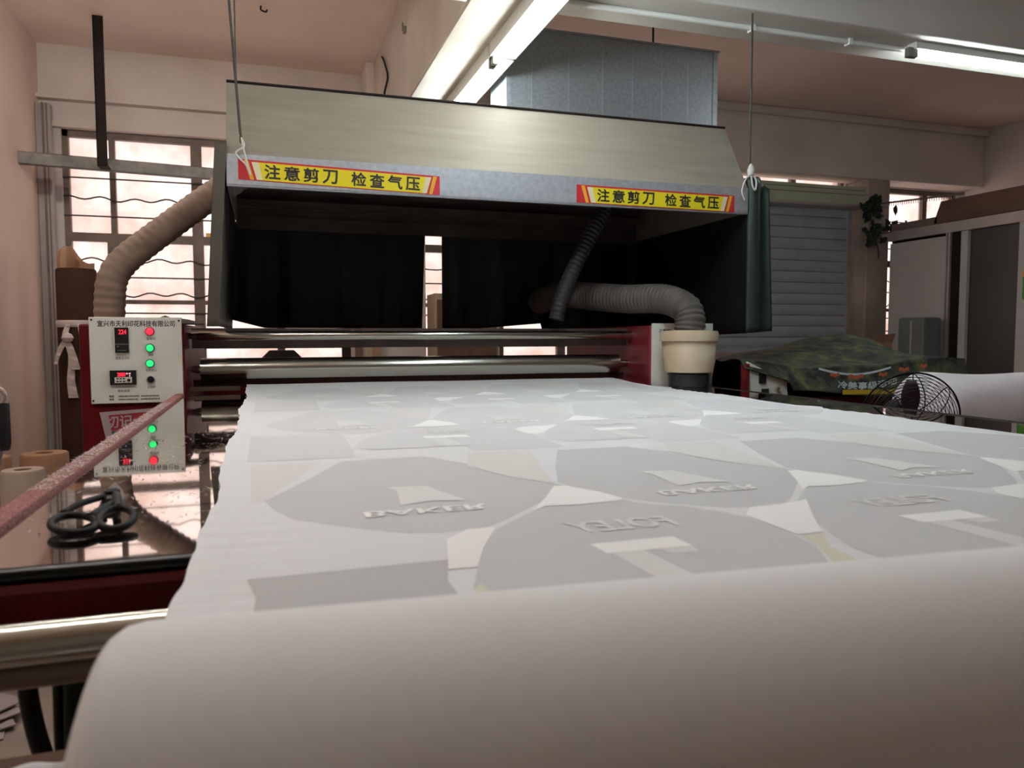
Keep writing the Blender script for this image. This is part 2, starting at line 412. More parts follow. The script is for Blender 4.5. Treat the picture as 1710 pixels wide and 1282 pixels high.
# fixtures out of view, added to light the fabric sheet and the tan bay
lamp('fluorescent_lamp', (1.175, 1.38, 0), (1.175, 2.57, 0), 'added unseen fluorescent tube on the beam above the middle of the fabric sheet', tube='tube_added', off=.045, tz=2.526)
lamp('fluorescent_lamp', (-1.30, 1.5, 0), (-.10, 1.5, 0), 'added unseen fluorescent tube hanging in the bay by the tan wall, above the table', tube='tube_added_warm', hz=(2.85, 2.92), tz=2.83)  # added out of view to light the tan wall and control panel

lamp('fluorescent_lamp', (-1.35, 4.1, 0), (-.15, 4.1, 0), 'added unseen fluorescent tube hanging high in the tan bay, above the hood corner', tube='tube_added_warm', hz=(2.98, 3.05), tz=2.96)  # added out of view to brighten the ceiling and back wall
cd = thing('conduit', 'white electrical conduit clipped under the cross beam', 'conduit', (2.2, 3.2, 2.6))
part('pipe', MB().tube([(1.27, 3.205, 2.606), (3.14, 3.205, 2.606)], .013, 12), 'lamp_white', cd, smooth=True)
for x in (2.235, 2.80): part('clip', B(x - .012, x + .012, 3.185, 3.225, 2.588, 2.62), 'lamp_white', cd, bev=.003)

tag(finish('ceiling_hook', MB().tube(smoothpath([(.02, 5.52, ZC), (.02, 5.52, 3.325), (.05, 5.52, 3.315), (.06, 5.52, 3.33)]), .006, 6), 'dark_iron', smooth='all'), 'small dark hook in the tan ceiling above the hood', 'hook')
tag(finish('beam_bracket', MB().box(.862, .88, 4.86, 4.90, 3.04, 3.075).box(.855, .864, 4.875, 4.885, 3.05, 3.10), 'alu_dark'), 'small square metal bracket on the side of the concrete beam', 'bracket')
tag(finish('dangling_wire', MB().tube(smoothpath([(.872, 5.85, 3.22), (.86, 5.7, 3.15), (.862, 5.62, 3.08), (.868, 5.56, 2.98), (.85, 5.6, 2.88), (.868, 5.68, 2.84)]), .007, 8), 'dark_iron', smooth=True),
    'short black wire dangling from the side of the concrete beam', 'wire')

# ------------------------------------------------------------------ left bay
ib = thing('ceiling_hanger', 'dark steel flat bar hanging from the ceiling in front of the barred window', 'bar', (-1.05, 6.05, ZC))
part('upright', B(-1.085, -1.02, 6.02, 6.032, 2.33, ZC), 'dark_iron', ib)
part('flange', B(-1.085, -1.079, 6.02, 6.07, 2.36, ZC), 'dark_iron', ib)
part('foot', B(-1.085, -1.02, 6.032, 6.14, 2.33, 2.34), 'dark_iron', ib)
ch = MB()
ang = math.atan2(.22, 1.5); Rm = Matrix.Translation((XL, 6.12, 2.375)) @ Matrix.Rotation(ang, 4, 'Z')
ch.box(.002, 1.7, 0, .006, -.04, .045, Rm).box(.002, 1.7, 0, .05, .039, .045, Rm).box(.002, 1.7, 0, .05, -.04, -.034, Rm)
tag(finish('curtain_track', ch, 'alu_dark'), 'scuffed horizontal metal channel running from the tan wall across the window', 'rail')
st = thing('door_track_post', 'tall grey aluminium post in the corner beside the window', 'post', (-1.53, 6.62, 0))
part('profile', MB().box(-1.588, -1.49, 6.58, 6.66, 0, 2.88), 'post', st, bev=.004)
part('groove_strip', MB().box(-1.545, -1.53, 6.572, 6.58, 0, 2.88).box(-1.515, -1.508, 6.572, 6.58, 0, 2.88), 'frame', st)

# brown kraft tube with rags tied to it
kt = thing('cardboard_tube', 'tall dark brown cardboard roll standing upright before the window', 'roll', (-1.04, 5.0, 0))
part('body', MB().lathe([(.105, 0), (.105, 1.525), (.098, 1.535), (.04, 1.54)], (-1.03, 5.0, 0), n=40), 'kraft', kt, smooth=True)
bd = thing('paper_bundle', 'crumpled brown wrapping paper bundle behind the tall cardboard roll', 'paper', (-1.25, 5.9, 0))
cr = MB()
def crumple(u, v):
    x = -1.315 + .20 * u; z = .02 + 1.68 * v - .10 * max(0, u - .7) / .3 * v
    return Vector((x, 5.9 + .04 * math.sin(9 * u + 4 * v) + .02 * random.random(), z + (.05 * math.sin(u * 7) * v) + .02 * random.random() * v))
cr.grid(10, 24, crumple)
part('sheet', cr, 'kraft_light', bd, solid=.03)
rg = thing('cloth_ties', 'off-white cloth strips knotted around the tall brown cardboard roll', 'rag', (-1.04, 4.88, 1.22))
part('band', MB().lathe([(.107, 1.20), (.112, 1.21), (.112, 1.232), (.107, 1.24)], (-1.03, 5.0, 0), n=40), 'rag', rg, smooth=True)
def strip(pts, w0, w1, name='strip'):
    n = len(pts); mb = MB()
    vs = []
    for i, p in enumerate(pts):
        w = w0 + (w1 - w0) * i / (n - 1)
        vs.append((mb.bm.verts.new((p[0] - w / 2, p[1], p[2])), mb.bm.verts.new((p[0] + w / 2, p[1] - .004 * math.sin(i * 2), p[2]))))
    for a, b in zip(vs, vs[1:]): mb._f([a[0], a[1], b[1], b[0]])
    part(name, mb, 'rag', rg, solid=.003)
strip(smoothpath([(-1.055, 4.885, 1.22), (-1.07, 4.875, 1.15), (-1.045, 4.872, 1.07), (-1.02, 4.87, .96)], 5), .025, .045)
strip(smoothpath([(-1.06, 4.885, 1.13), (-1.045, 4.878, 1.02), (-1.05, 4.876, .90), (-1.04, 4.874, .80)], 5), .02, .05)
strip(smoothpath([(-1.0, 4.89, 1.22), (-.985, 4.882, 1.15), (-.98, 4.88, 1.09)], 5), .025, .042)
strip(smoothpath([(-1.06, 4.88, 1.14), (-1.10, 4.876, 1.07), (-1.125, 4.876, .99)], 5), .04, .015)
part('knot', MB().lathe([(.004, -.03), (.024, -.02), (.032, 0), (.022, .02), (.004, .03)], (-1.06, 4.878, 1.14), n=12), 'rag', rg, smooth=True)

# paper cores standing beside the table
def core(x, y, r, h, hole, m, label):
    t = thing('paper_roll', label, 'roll', (x, y, 0))
    part('winding', MB().lathe([(hole, 0), (r * 1.05, 0), (r, h - .008), (r - .006, h), (hole, h), (hole, 0)], (x, y, 0), n=44, cap=False), m, t, smooth=True)
    part('core', MB().lathe([(hole - .006, .02), (hole - .001, .02), (hole - .001, h - .004), (hole - .006, h - .004), (hole - .006, .02)], (x, y, 0), n=32, cap=False), 'kraft_light', t, smooth=True)
core(-1.050, 3.92, .088, .552, .036, 'cream', 'cream paper roll standing on end with a hollow core, beyond the red table rail')
core(-1.05, 4.28, .105, .575, .04, 'kraft_light', 'brown paper roll standing on end just behind the cream one')
core(-1.28, 4.22, .100, .572, .04, 'kraft_light', 'brown paper roll standing on end against the tan wall side, behind the cream one')
mp_ = thing('mop', 'grey pole with a black grip and white cord leaning at the frame edge', 'pole', (-.56, 1.95, 0))
part('pole', MB().tube([(-.78, 2.10, 0), (-.556, 1.95, .955)], .009, 12), 'alu', mp_, smooth=True)
part('grip', MB().tube([(-.552, 1.935, .90), (-.5535, 1.94, .915), (-.5575, 1.957, 1.0)], [.011, .014, .013], 14), 'black', mp_, smooth=True)
part('cord', MB().tube(smoothpath([(-.5575, 1.957, 1.0), (-.552, 1.955, 1.02), (-.565, 1.955, 1.035), (-.60, 1.955, 1.04)]), .005, 8), 'rag', mp_, smooth=True)

# ------------------------------------------------------------------ feed table
TX0, TX1, TY0, TY1, TZ = -.302, 1.852, .865, 3.185, .92
tb = thing('feed_table', 'long polished steel work table with a worn dark red frame', 'table', (.78, 2.0, 0))
part('table_top', B(TX0, TX1, TY0, TY1, TZ - .03, TZ), 'table', tb)
part('edge_strip', MB().tube([(TX0 - .35, TY0 - .006, TZ - .007), (TX1 + .05, TY0 - .006, TZ - .007)], .0072, 16), 'black_gloss', tb, label='black rounded front edge', smooth=True)
part('side_rail', B(TX0 - .030, TX0 + .002, TY0 - .02, TY1, TZ - .07, TZ + .008), 'rail', tb, label='worn red side rail with lint', bev=.002)
part('side_rail', B(TX1, TX1 + .05, TY0 - .02, TY1, TZ - .07, TZ), 'dark_iron', tb, label='dark side rail', bev=.002)
part('front_beam', MB().box(TX0 - .35, TX1 + .05, TY0 - .010, TY0 + .03, TZ - .060, TZ - .015), 'red', tb, label='dark red front beam')
part('front_beam_lip', MB().box(TX0 - .35, TX1 + .05, TY0 - .013, TY0 - .0095, TZ - .024, TZ - .015), 'red2', tb)
for x in (TX0 + .02, TX1 - .05):
    for y in (TY0 + 1.05, TY1 - .12):
        part('leg', B(x, x + .05, y, y + .05, 0, TZ - .03), 'red', tb, bev=.003)
for y in (TY0 + 1.07, TY1 - .10): part('crossbar', B(TX0 + .07, TX1 - .05, y, y + .03, .18, .22), 'red', tb)
part('guide_roller', MB().lathe([(.008, -.66), (.0205, -.65), (.0205, 1.93), (.008, 1.94)], (0, .80, .8635), 'X', 40), 'chrome', tb, label='chrome guide roller', smooth=True)
part('lower_roller', MB().lathe([(.006, -.66), (.014, -.65), (.014, 1.93), (.006, 1.94)], (0, .805, .834), 'X', 32), 'chrome_dark', tb, label='dull dark guide roller', smooth=True)
part('winder_rail', B(-.66, 1.94, .715, .745, .774, .786), 'wood', tb, bev=.003)
for x in (-.66, 1.94): part('bracket', B(x - .02, x + .0, .70, .90, .77, .90), 'red', tb)

def fibres(name, n, fn, m, lab):
    mb = MB(); rn = random.Random(3)
    for k in range(n):
        p, L = fn(rn); a = rn.uniform(0, 2 * PI); e = rn.uniform(.1, .9)
        d = Vector((math.cos(a) * L, math.sin(a) * L, L * e * .25)); w = Vector((-d.y, d.x, 0)).normalized() * .0010
        mb._f([mb.bm.verts.new(p - w), mb.bm.verts.new(p + w), mb.bm.verts.new(p + d)])
    o = part(name, mb, m, tb, label=lab); o['kind'] = 'stuff'
fibres('rail_lint', 2600, lambda q: (Vector((TX0 - .029 + .03 * q.random(), 1.25 + 1.5 * q.random() ** 1.0, TZ + .0085)), .004 + .007 * q.random()), 'lint', 'pale lint clinging to the red rail')
fibres('table_lint', 420, lambda q: (Vector((TX0 + .02 + .21 * q.random(), 1.0 + 1.0 * q.random(), TZ + .0004)), .006 + .012 * q.random()), 'rag', 'loose lint fibres on the table top')

# scissors on the table
sc = thing('scissors', 'black handled tailor scissors lying on the mirror-like table top', 'scissors', (-.2, 1.08, TZ))
def loop(pts, r, name):
    part(name, MB().tube(pts, r, 12, closed=True), 'grip', sc, smooth='all')
def ell(c, ax, ay, ang, zt, n=36, sq=.0):
    out = []
    for k in range(n):
        a = 2 * PI * k / n; ca, sa = math.cos(a), math.sin(a)
        x, y = ax * ca * (1 + sq * sa), ay * sa
        xr, yr = x * math.cos(ang) - y * math.sin(ang), x * math.sin(ang) + y * math.cos(ang)
        out.append((c[0] + xr, c[1] + yr, c[2] + zt * sa))
    return out
loop(ell((-.218, 1.001, .930), .0225, .037, .42, .003), .0048, 'handle')
loop(ell((-.174, 1.006, .932), .0185, .030, .10, .006), .0048, 'handle')
part('shank', MB().tube(smoothpath([(-.2395, 1.045, .934), (-.228, 1.085, .937), (-.21, 1.128, .936)]), [.0045] * 16 + [.005], 10), 'grip', sc, smooth='all')
part('shank', MB().tube(smoothpath([(-.176, 1.034, .938), (-.186, 1.085, .940), (-.195, 1.13, .937)]), [.0055] * 17, 10), 'grip', sc, smooth='all')
part('shank', MB().tube(smoothpath([(-.205, 1.02, .933), (-.195, 1.05, .936), (-.185, 1.075, .938)]), [.005] * 17, 10), 'grip', sc, smooth='all')
def blade(pl, z0, z1):
    part('blade', MB().prism(pl, lambda p: Vector((p[0], p[1], z0)), lambda p: Vector((p[0] * .8 - .2 * .2, p[1], z1))), 'steel', sc, bev=.0015)
blade([(-.2165, 1.120), (-.184, 1.118), (-.188, 1.165), (-.200, 1.215), (-.216, 1.262), (-.224, 1.262), (-.225, 1.215), (-.2215, 1.165)], .9205, .9265)
blade([(-.213, 1.125), (-.190, 1.123), (-.196, 1.17), (-.208, 1.22), (-.221, 1.255), (-.222, 1.215), (-.218, 1.165)], .9275, .934)
part('pivot_screw', MB().lathe([(.0, .0), (.010, 0), (.010, .004), (.006, .006), (.0, .0065)], (-.205, 1.160, .934), n=20, cap=False), 'grip', sc, smooth=True)

# ------------------------------------------------------------------ fabric sheet and roll
CY0, CZ0, RR = .527, .830, .131
def ry(x): return CY0 - .063 * (x + .1)
def sm(t): t = max(0, min(1, t)); return t * t * (3 - 2 * t)
def h(x, y):
    base = .9245 + .0018 * math.sin(9 * y + 3 * x) * math.sin(5 * x) * sm((y - 1.0) / .6)
    return base + .016 * sm((y - 3.05) / .4)
def edge_l(y): return -.074 + .005 * math.sin(7 * y) + .0025 * math.sin(17 * y + 1) + .0010 * math.sin(53 * y)
def edge_r(y): return 1.622 + .006 * math.sin(5 * y + 1) + .003 * math.sin(19 * y) + .0015 * math.sin(47 * y)
def sheet_pt(u, v):
    xe = -.08 + 1.71 * u; y0 = ry(xe) + .086
    y = y0 + (3.48 - y0) * v; x = edge_l(y) + (edge_r(y) - edge_l(y)) * u
    return Vector((x, y, h(x, y)))
fs = thing('printed_fabric', 'long white fabric sheet with faint grey jersey prints running out of the press', 'fabric', (.8, 2.0, .925))
part('sheet', MB().grid(120, 260, sheet_pt), 'cloth', fs, smooth='all', solid=.0016)
ed = MB()
for side in (0, 1):
    def ep(u, v):
        y = .605 + 2.855 * v; x = (edge_l(y) if side == 0 else edge_r(y)); w = .030 * (1 if side == 0 else -1)
        xx = x + w * u
        return Vector((xx, y, h(xx, y) + .0014 + .0008 * (1 - u) * (1 + math.sin(60 * y + 9 * math.sin(7 * y)))))
    ed = MB().grid(5, 420, ep)
    part('selvedge', ed, 'cloth', fs, label='rippled white selvedge', smooth='all')

def patch(name, poly, m, lift=.0012, label=None, dx=0, dy=0, step=.03):
    bm = bmesh.new()
    vs = [bm.verts.new((x + dx, y + dy, 0)) for x, y in poly]
    f0 = bm.faces.new(vs); f0.normal_update()
    if f0.normal.z < 0: f0.normal_flip()
    bmesh.ops.triangulate(bm, faces=bm.faces[:], ngon_method='EAR_CLIP')
    ys = [y + dy for _, y in poly]; k = min(ys) + step
    while k < max(ys):
        bmesh.ops.bisect_plane(bm, geom=bm.verts[:] + bm.edges[:] + bm.faces[:], plane_co=(0, k, 0), plane_no=(0, 1, 0)); k += step
    xs = [x + dx for x, _ in poly]; k = min(xs) + .08
    while k < max(xs):
        bmesh.ops.bisect_plane(bm, geom=bm.verts[:] + bm.edges[:] + bm.faces[:], plane_co=(k, 0, 0), plane_no=(1, 0, 0)); k += .08
    bmesh.ops.triangulate(bm, faces=bm.faces[:])
    for v in bm.verts: v.co.z = h(v.co.x, v.co.y) + lift
    mb = MB(); mb.bm.free(); mb.bm = bm
    o = finish(name, mb, m, fs, fix=False)
    if label: o['label'] = label
    return o
def cut(poly, y0, y1):
    """keep the polygon between two y lines (Sutherland-Hodgman)"""
    for lim, sgn in ((y0, 1), (y1, -1)):
        out = []
        for i, p in enumerate(poly):
            q = poly[i - 1]; a, b = (q[1] - lim) * sgn, (p[1] - lim) * sgn
            if (a >= 0) != (b >= 0):
                t = a / (a - b); out.append((q[0] + (p[0] - q[0]) * t, lim))
            if b >= 0: out.append(p)
        poly = out
    return poly
LO = .565
baker = [(.540, 1.385), (.469, 1.213), (.422, 1.081), (.435, 1.018), (.455, .962), (.504, .90), (.565, .852), (.601, .843), (.660, .852), (.686, .874),
         (.736, .928), (.784, .980), (.834, 1.050), (.830, 1.08), (.791, 1.152), (.755, 1.278), (.690, 1.39)]
foley = [(.171, .643), (.192, .704), (.222, .781), (.254, .841), (.289, .878), (.345, .929), (.395, .923), (.447, .931), (.459, .932), (.481, .903),
         (.52, .874), (.548, .832), (.561, .794), (.563, .757), (.561, .706), (.554, .665), (.534, .626), (.50, LO), (.19, LO), (.173, .60)]
white1 = [(.405, 1.054), (.423, 1.050), (.452, .996), (.465, .943), (.454, .934), (.396, .926), (.346, .932), (.322, .911), (.368, .987)]
bar7 = [(.328, .744), (.428, .744), (.429, .704), (.330, .706)]
stem7 = [(.336, .704), (.372, .706), (.379, .60), (.382, LO), (.345, LO), (.342, .601)]
tip7 = [(.390, .703), (.428, .703), (.425, .685), (.394, .685)]
white3 = [(.598, .842), (.667, .848), (.70, .86), (.64, .772), (.60, .709), (.566, .708), (.566, .758), (.566, .807)]
beige = [(.362, 1.40), (.487, 1.393), (.412, 1.075), (.364, 1.15), (.328, 1.271)]
dart = [(.579, 1.123), (.639, 1.114), (.646, 1.087), (.672, .998), (.625, 1.010), (.581, .994), (.591, 1.096)]
sliver = [(.568, .704), (.599, .706), (.566, .655), (.562, .624), (.545, LO), (.513, LO + .01), (.538, .626), (.558, .668)]
PX = .4145
for row in range(3):
    dy = row * .93
    for c in range(-1, 4):
        ox = c * PX
        if c < 3:
            patch('print_shape', [(x - .013 if c == -1 and x < .46 else x, y) for x, y in baker], 'print_grey' if row == 0 else 'print_faint', .0010, dx=ox, dy=dy, label='grey shield-shaped shirt panel')  # far rows use a paler grey: glare at distance put into the print colour
            patch('print_shape', dart, 'print_pale', .0018, dx=ox, dy=dy)
        if -1 < c:
            fo = foley if row == 0 else [(x, y) for x, y in foley]
            if c < 3: patch('print_shape', fo, 'print_grey' if row == 0 else 'print_faint', .0014, dx=ox, dy=dy, label='grey shield-shaped shirt panel')  # same paler grey for glare on the far rows
            if c < 3:
                patch('print_shape', white1, 'print_white', .0016, dx=ox, dy=dy)
                patch('print_shape', bar7, 'print_white', .0018, dx=ox, dy=dy)
                patch('print_shape', stem7, 'print_pale', .0018, dx=ox, dy=dy)
                patch('print_shape', tip7, 'print_pale', .0018, dx=ox, dy=dy)
                patch('print_shape', beige, 'print_beige', .0016, dx=ox, dy=dy)
            if c < 2:
                patch('print_shape', white3, 'print_white', .0016, dx=ox, dy=dy)
                if row == 0: patch('print_shape', sliver, 'print_yellow', .0016, dx=ox, dy=dy)
    # wide bands behind the shields
    if row < 2:
        for k in range(4):
            x0 = -.035 + k * PX * 1.0
            patch('print_band', [(x0, 1.79 + dy), (x0 + .20, 1.77 + dy), (x0 + .19, 1.42 + dy), (x0 + .0, 1.43 + dy)], 'print_faint', .0012)
patch('print_shape', [(-.021, .733), (.17, .737), (.155, .673), (.155, .61), (.15, LO), (-.017, LO), (-.014, .64), (-.012, .676)], 'print_dark', .0016, label='darkest grey print patch')
patch('print_shape', [(.163, .705), (.192, .704), (.215, .766), (.253, .847), (.219, .848), (.186, .811)], 'print_white', .0016)
patch('print_shape', [(-.028, 1.39), (.09, 1.38), (-.006, 1.089), (-.023, 1.067)], 'print_beige', .0012)
patch('print_shape', [(.171, .642), (.182, .655), (.182, LO), (.165, LO)], 'print_yellow', .0018)
def flat(x0, y0, wx, wy, flipx=False, flipy=False, skew=0.0):
    def f(u, v):
        x = x0 + (wx - u if flipx else u); y = y0 + (wy - v if flipy else v)
        return Vector((x, y, h(x, y) + .0022))
    return f
for row in range(2):
    for c in range(4):
        if c < 3: lettering('print_name', 'FOLEY', flat(.334 + c * PX, .788 + row * .93, .128, .046, flipx=True), 'print_pale', fs, 'mirrored name print', .1, .0012, .128, .046)
        lettering('print_name', 'BAKER', flat(.115 + c * PX, .942 + row * .93, .158, .026, flipy=True), 'print_white', fs, 'upside-down name print', .1, .0012, .158, .028)

# wound roll in front
RT = Matrix.Translation((-.1, CY0, CZ0)) @ Matrix.Rotation(-.063, 4, 'Z')
fr_ = thing('fabric_roll', 'big white roll of wound fabric across the bottom of the picture', 'roll', (.8, .48, .70))
prof = [(.03, -.004), (RR - .016, -.004), (RR - .007, -.001), (RR - .002, .006), (RR, .016), (RR, .9), (RR, 1.78), (RR - .012, 1.80), (.03, 1.802)]
part('winding', MB().lathe(prof, (0, 0, 0), 'X', 96), 'roll', fr_, smooth=True).data.transform(RT)
part('core', MB().lathe([(.01, -.03), (.022, -.03), (.022, 1.85), (.01, 1.85)], (0, 0, 0), 'X', 32), 'kraft_light', fr_, smooth=True).data.transform(RT)
ws = thing('winder_stand', 'dark red stand that carries the big white fabric roll', 'stand', (.8, .48, 0))
for x, yy in ((1.735, ry(1.74) - .002),):
    part('upright', B(x, x + .03, yy - .03, yy + .03, 0, CZ0 - .02), 'red', ws, bev=.003)
    part('foot', B(x - .0, x + .05, yy - .25, yy + .25, 0, .04), 'red', ws, bev=.003)
part('upright', B(-.122, -.106, .50, .556, 0, CZ0 - .02), 'red', ws, bev=.003)
part('foot', B(-.14, -.09, .30, .78, 0, .04), 'red', ws, bev=.003)
part('tie_bar', B(-.11, 1.74, .50, .53, .12, .15), 'red', ws)

# ------------------------------------------------------------------ under the table
gc = MB(); 
def gpt(u, v):
    z = .10 + .745 * v
    return Vector((-.216 + .026 * u + .003 * math.sin(6 * v), .90 + .02 * math.sin(u * 9) + .01 * math.sin(v * 5 + u * 4), z))
tag(finish('green_cloth', gc.grid(16, 30, gpt), 'green_cloth', smooth='all', solid=.004), 'dark green cloth hanging below the front edge of the table', 'cloth')
tag(finish('black_hose', MB().tube(smoothpath([(-.272, 1.0, .88), (-.273, 1.0, .76), (-.268, 1.0, .70), (-.255, 1.0, .64), (-.23, 1.0, .55), (-.16, 1.0, .40), (-.10, 1.02, .20), (-.08, 1.05, .02)]), .0105, 14), 'black', smooth='all'),
    'thick black hose hanging under the table front', 'hose')
wc = MB()
def wpt(u, v):
    a = v * PI * 1.0
    x = -.30 + .27 * u
    return Vector((x, .712 - .03 * v, .789 + .006 * math.sin(a) * (1 + .9 * math.sin(21 * u)) - .045 * v * v - .012 * math.sin(26 * u) * v))
tag(finish('white_rag', wc.grid(40, 14, wpt), 'roll', smooth='all', solid=.003), 'crumpled white cloth at the bottom edge beside the roll', 'cloth')
pp = thing('paper_stack', 'loose white papers on the floor under the table', 'paper', (-.95, 2.6, 0), None)
for i in range(4):
    a = .2 + .22 * i
    part('sheet', MB().box(-.21, .21, -.15, .15, .002 + i * .012, .006 + i * .012, Matrix.Translation((-.97, 2.56, 0)) @ Matrix.Rotation(a, 4, 'Z')), 'poster_white', pp)
gb = thing('grey_box', 'low dark grey metal box on the floor beyond the papers', 'box', (-.95, 2.9, 0))
part('body', B(-1.20, -.755, 2.84, 3.02, 0, .26), 'crate', gb, bev=.006)
part('lid', B(-1.21, -.745, 2.83, 3.03, .26, .28), 'crate', gb, bev=.004)
part('knob', MB().lathe([(.0, 0), (.012, 0), (.014, -.012), (.0, -.016)], (-.80, 2.84, .12), 'Y', 16, cap=False), 'alu', gb, smooth=True)

# ------------------------------------------------------------------ heat press
hp = thing('heat_press', 'large dark red fabric heat press with steel rollers and a lit control panel', 'machine', (.7, 3.8, 0))
part('left_cabinet', MB().box(-.662, -.298, 3.215, 4.25, 0, 1.195), 'red', hp, bev=.008)
part('right_cabinet', MB().box(1.712, 2.05, 3.215, 4.25, 0, 1.195), 'red2', hp, bev=.008)
part('apron', B(-.298, 1.712, 3.30, 3.34, .25, .88), 'red', hp)
part('rear_beam', B(-.298, 1.712, 4.10, 4.20, .30, .90), 'red', hp)
part('heating_drum', MB().lathe([(.06, -.29), (.27, -.285), (.27, 1.70), (.06, 1.705)], (0, 3.80, .60), 'X', 64), 'chrome_dark', hp, smooth=True)
def roller(zc, r, y, m, name, lab):
    part(name, MB().lathe([(.012, -.298), (.018, -.27), (.018, -.262), (r, -.258), (r, 1.66), (.018, 1.665), (.018, 1.712)], (0, y, zc), 'X', 48), m, hp, label=lab, smooth=True)
roller(1.150, .021, 3.40, 'chrome', 'upper_roller', 'polished upper roller')
part('guard_bar', B(-.29, 1.70, 3.43, 3.46, 1.098, 1.138), 'hood_in', hp, label='dark bar under the upper roller')
part('top_bar', B(-.29, 1.70, 3.42, 3.45, 1.172, 1.182), 'hood_in', hp)
roller(1.010, .046, 3.45, 'chrome', 'pressure_roller', 'polished lower roller')
part('feed_bar', B(-.29, -.10, 3.27, 3.29, .930, .946), 'chrome_dark', hp)
part('under_bar', B(-.29, 1.70, 3.455, 3.475, .935, .965), 'kraft', hp)
# control panel
PY = 3.2
def px_x(px): return -.6245 + (px - 148.5) * .0020
def px_z(py): return 1.2205 - (py - 530) * .00229
pn = part('control_panel', B(px_x(148.5), px_x(308), PY, 3.215, px_z(672), px_z(530)), 'panel', hp, label='grey aluminium control panel', bev=.002)
for a, b in ((153, 534.5), (303.5, 535.5), (152, 667), (304, 668)):
    part('screw', MB().lathe([(0, 0), (.004, 0), (.003, -.002), (0, -.002)], (px_x(a), PY, px_z(b)), 'Y', 12, cap=False), 'black', pn)
def pl(px, py, wpx, hpx=None, dy=.0006):
    x0, z0 = px_x(px), px_z(py)
    return lambda u, v: Vector((x0 + u, PY - dy, z0 + v))
def ptext(s, px0, px1, py0, py1, m='ink', name='caption', label=None, w=.0):
    lettering(name, s, pl(px0, py1, 0), m, pn, label, .1, w, px_x(px1) - px_x(px0), px_z(py0) - px_z(py1))
ptext('宜兴市天利印花科技有限公司', 163, 296, 535.5, 545.5, name='maker_title', label='black lettering naming the maker', w=.0004)
ptext('温度显示仪', 191.5, 216, 594, 599.5)
ptext('急停网', 245.5, 261.5, 563.5, 567.5)
ptext('加热', 248, 257, 590.5, 594.5)
ptext('主机启动', 243, 262, 616, 620)
ptext('正反转', 245.5, 259, 643.5, 648)
ptext('电机调速', 194, 214.5, 649, 653.5)
def button(px, py, rpx, lens, collar, lab):
    c = (px_x(px), PY, px_z(py)); r = rpx * .00215
    mb = MB().use(collar)
    mb.lathe([(r, .0), (r, -.008), (r * .86, -.011), (r * .80, -.010)], c, 'Y', 28, cap=False)
    mb.use(lens).lathe([(r * .82, -.009), (r * .78, -.013), (r * .5, -.015), (.0005, -.0155)], c, 'Y', 28, cap=True)
    part('button', mb, None, pn, label=lab, smooth=True)
button(252.3, 553.3, 7.6, 'led_red', 'collar_red', 'red lit push button')
button(251.9, 580.8, 7.4, 'led_green', 'collar_green', 'upper green lit push button')
button(251.2, 606.5, 7.4, 'led_green', 'collar_green', 'lower green lit push button')
kb = MB().use('alu').lathe([(.0155, 0), (.0155, -.008), (.0125, -.010), (.012, -.006)], (px_x(251.7), PY, px_z(633)), 'Y', 28, cap=False)
kb.use('black').lathe([(.0125, -.004), (.0118, -.009), (.0005, -.0095)], (px_x(251.7), PY, px_z(633)), 'Y', 24)
kb.box(-.011, .011, -.018, -.008, -.003, .003, Matrix.Translation((px_x(251.7), PY, px_z(633))) @ Matrix.Rotation(-.6, 4, 'Y'))
part('selector_knob', kb, None, pn, label='black selector knob with a silver ring', smooth=True)
td = part('temperature_display', MB().use('black').box(px_x(192.5), px_x(215.5), PY - .012, PY, px_z(588.5), px_z(547))
          .use('socket').box(px_x(193), px_x(215), PY - .0128, PY - .012, px_z(575), px_z(573.6))
          .box(px_x(196), px_x(211), PY - .0126, PY - .012, px_z(585), px_z(584)).box(px_x(196), px_x(199), PY - .0126, PY - .012, px_z(579), px_z(577)), None, pn, label='black temperature display')
lettering('temperature_digits', '224', lambda u, v: Vector((px_x(199.5) + u, PY - .0135, px_z(557.8) + v)), 'led_red', pn, 'red lit digits', .1, .0005, px_x(212.5) - px_x(199.5), px_z(550.5) - px_z(557.8))
part('speed_controller', MB().use('black').box(px_x(182), px_x(226.5), PY - .012, PY, px_z(641), px_z(617.5))
     .use('panel').box(px_x(190), px_x(219.5), PY - .0126, PY - .012, px_z(638), px_z(628.5))
     .use('black').box(px_x(193), px_x(197), PY - .0132, PY - .0126, px_z(632), px_z(630)).box(px_x(198.5), px_x(202.5), PY - .0132, PY - .0126, px_z(632), px_z(630))
     .box(px_x(204), px_x(208), PY - .0132, PY - .0126, px_z(632), px_z(630)).box(px_x(193), px_x(197), PY - .0132, PY - .0126, px_z(636.5), px_z(634.5))
     .box(px_x(198.5), px_x(202.5), PY - .0132, PY - .0126, px_z(636.5), px_z(634.5)).box(px_x(204), px_x(208), PY - .0132, PY - .0126, px_z(636.5), px_z(634.5))
     .lathe([(.006, 0), (.005, -.006), (.0005, -.006)], (px_x(214.3), PY - .0126, px_z(633.7)), 'Y', 16)
     .use('led_pink').box(px_x(210), px_x(212.5), PY - .0132, PY - .012, px_z(624), px_z(621.5)).box(px_x(214.5), px_x(217.5), PY - .0132, PY - .012, px_z(624), px_z(621.5))
     .box(px_x(215), px_x(217), PY - .0132, PY - .012, px_z(627.5), px_z(625.5)), None, pn, label='black speed controller')
lettering('speed_digits', '2080', lambda u, v: Vector((px_x(195) + u, PY - .0135, px_z(627.3) + v)), 'led_red', pn, 'red lit digits', .1, .0006, px_x(208.5) - px_x(195), px_z(621) - px_z(627.3))
lab = MB().use('ink_brown')
lettering('caption', '电话', pl(179, 662, 0), 'ink_brown', pn, None, .1, .0004, px_x(187) - px_x(179), px_z(658.5) - px_z(662))
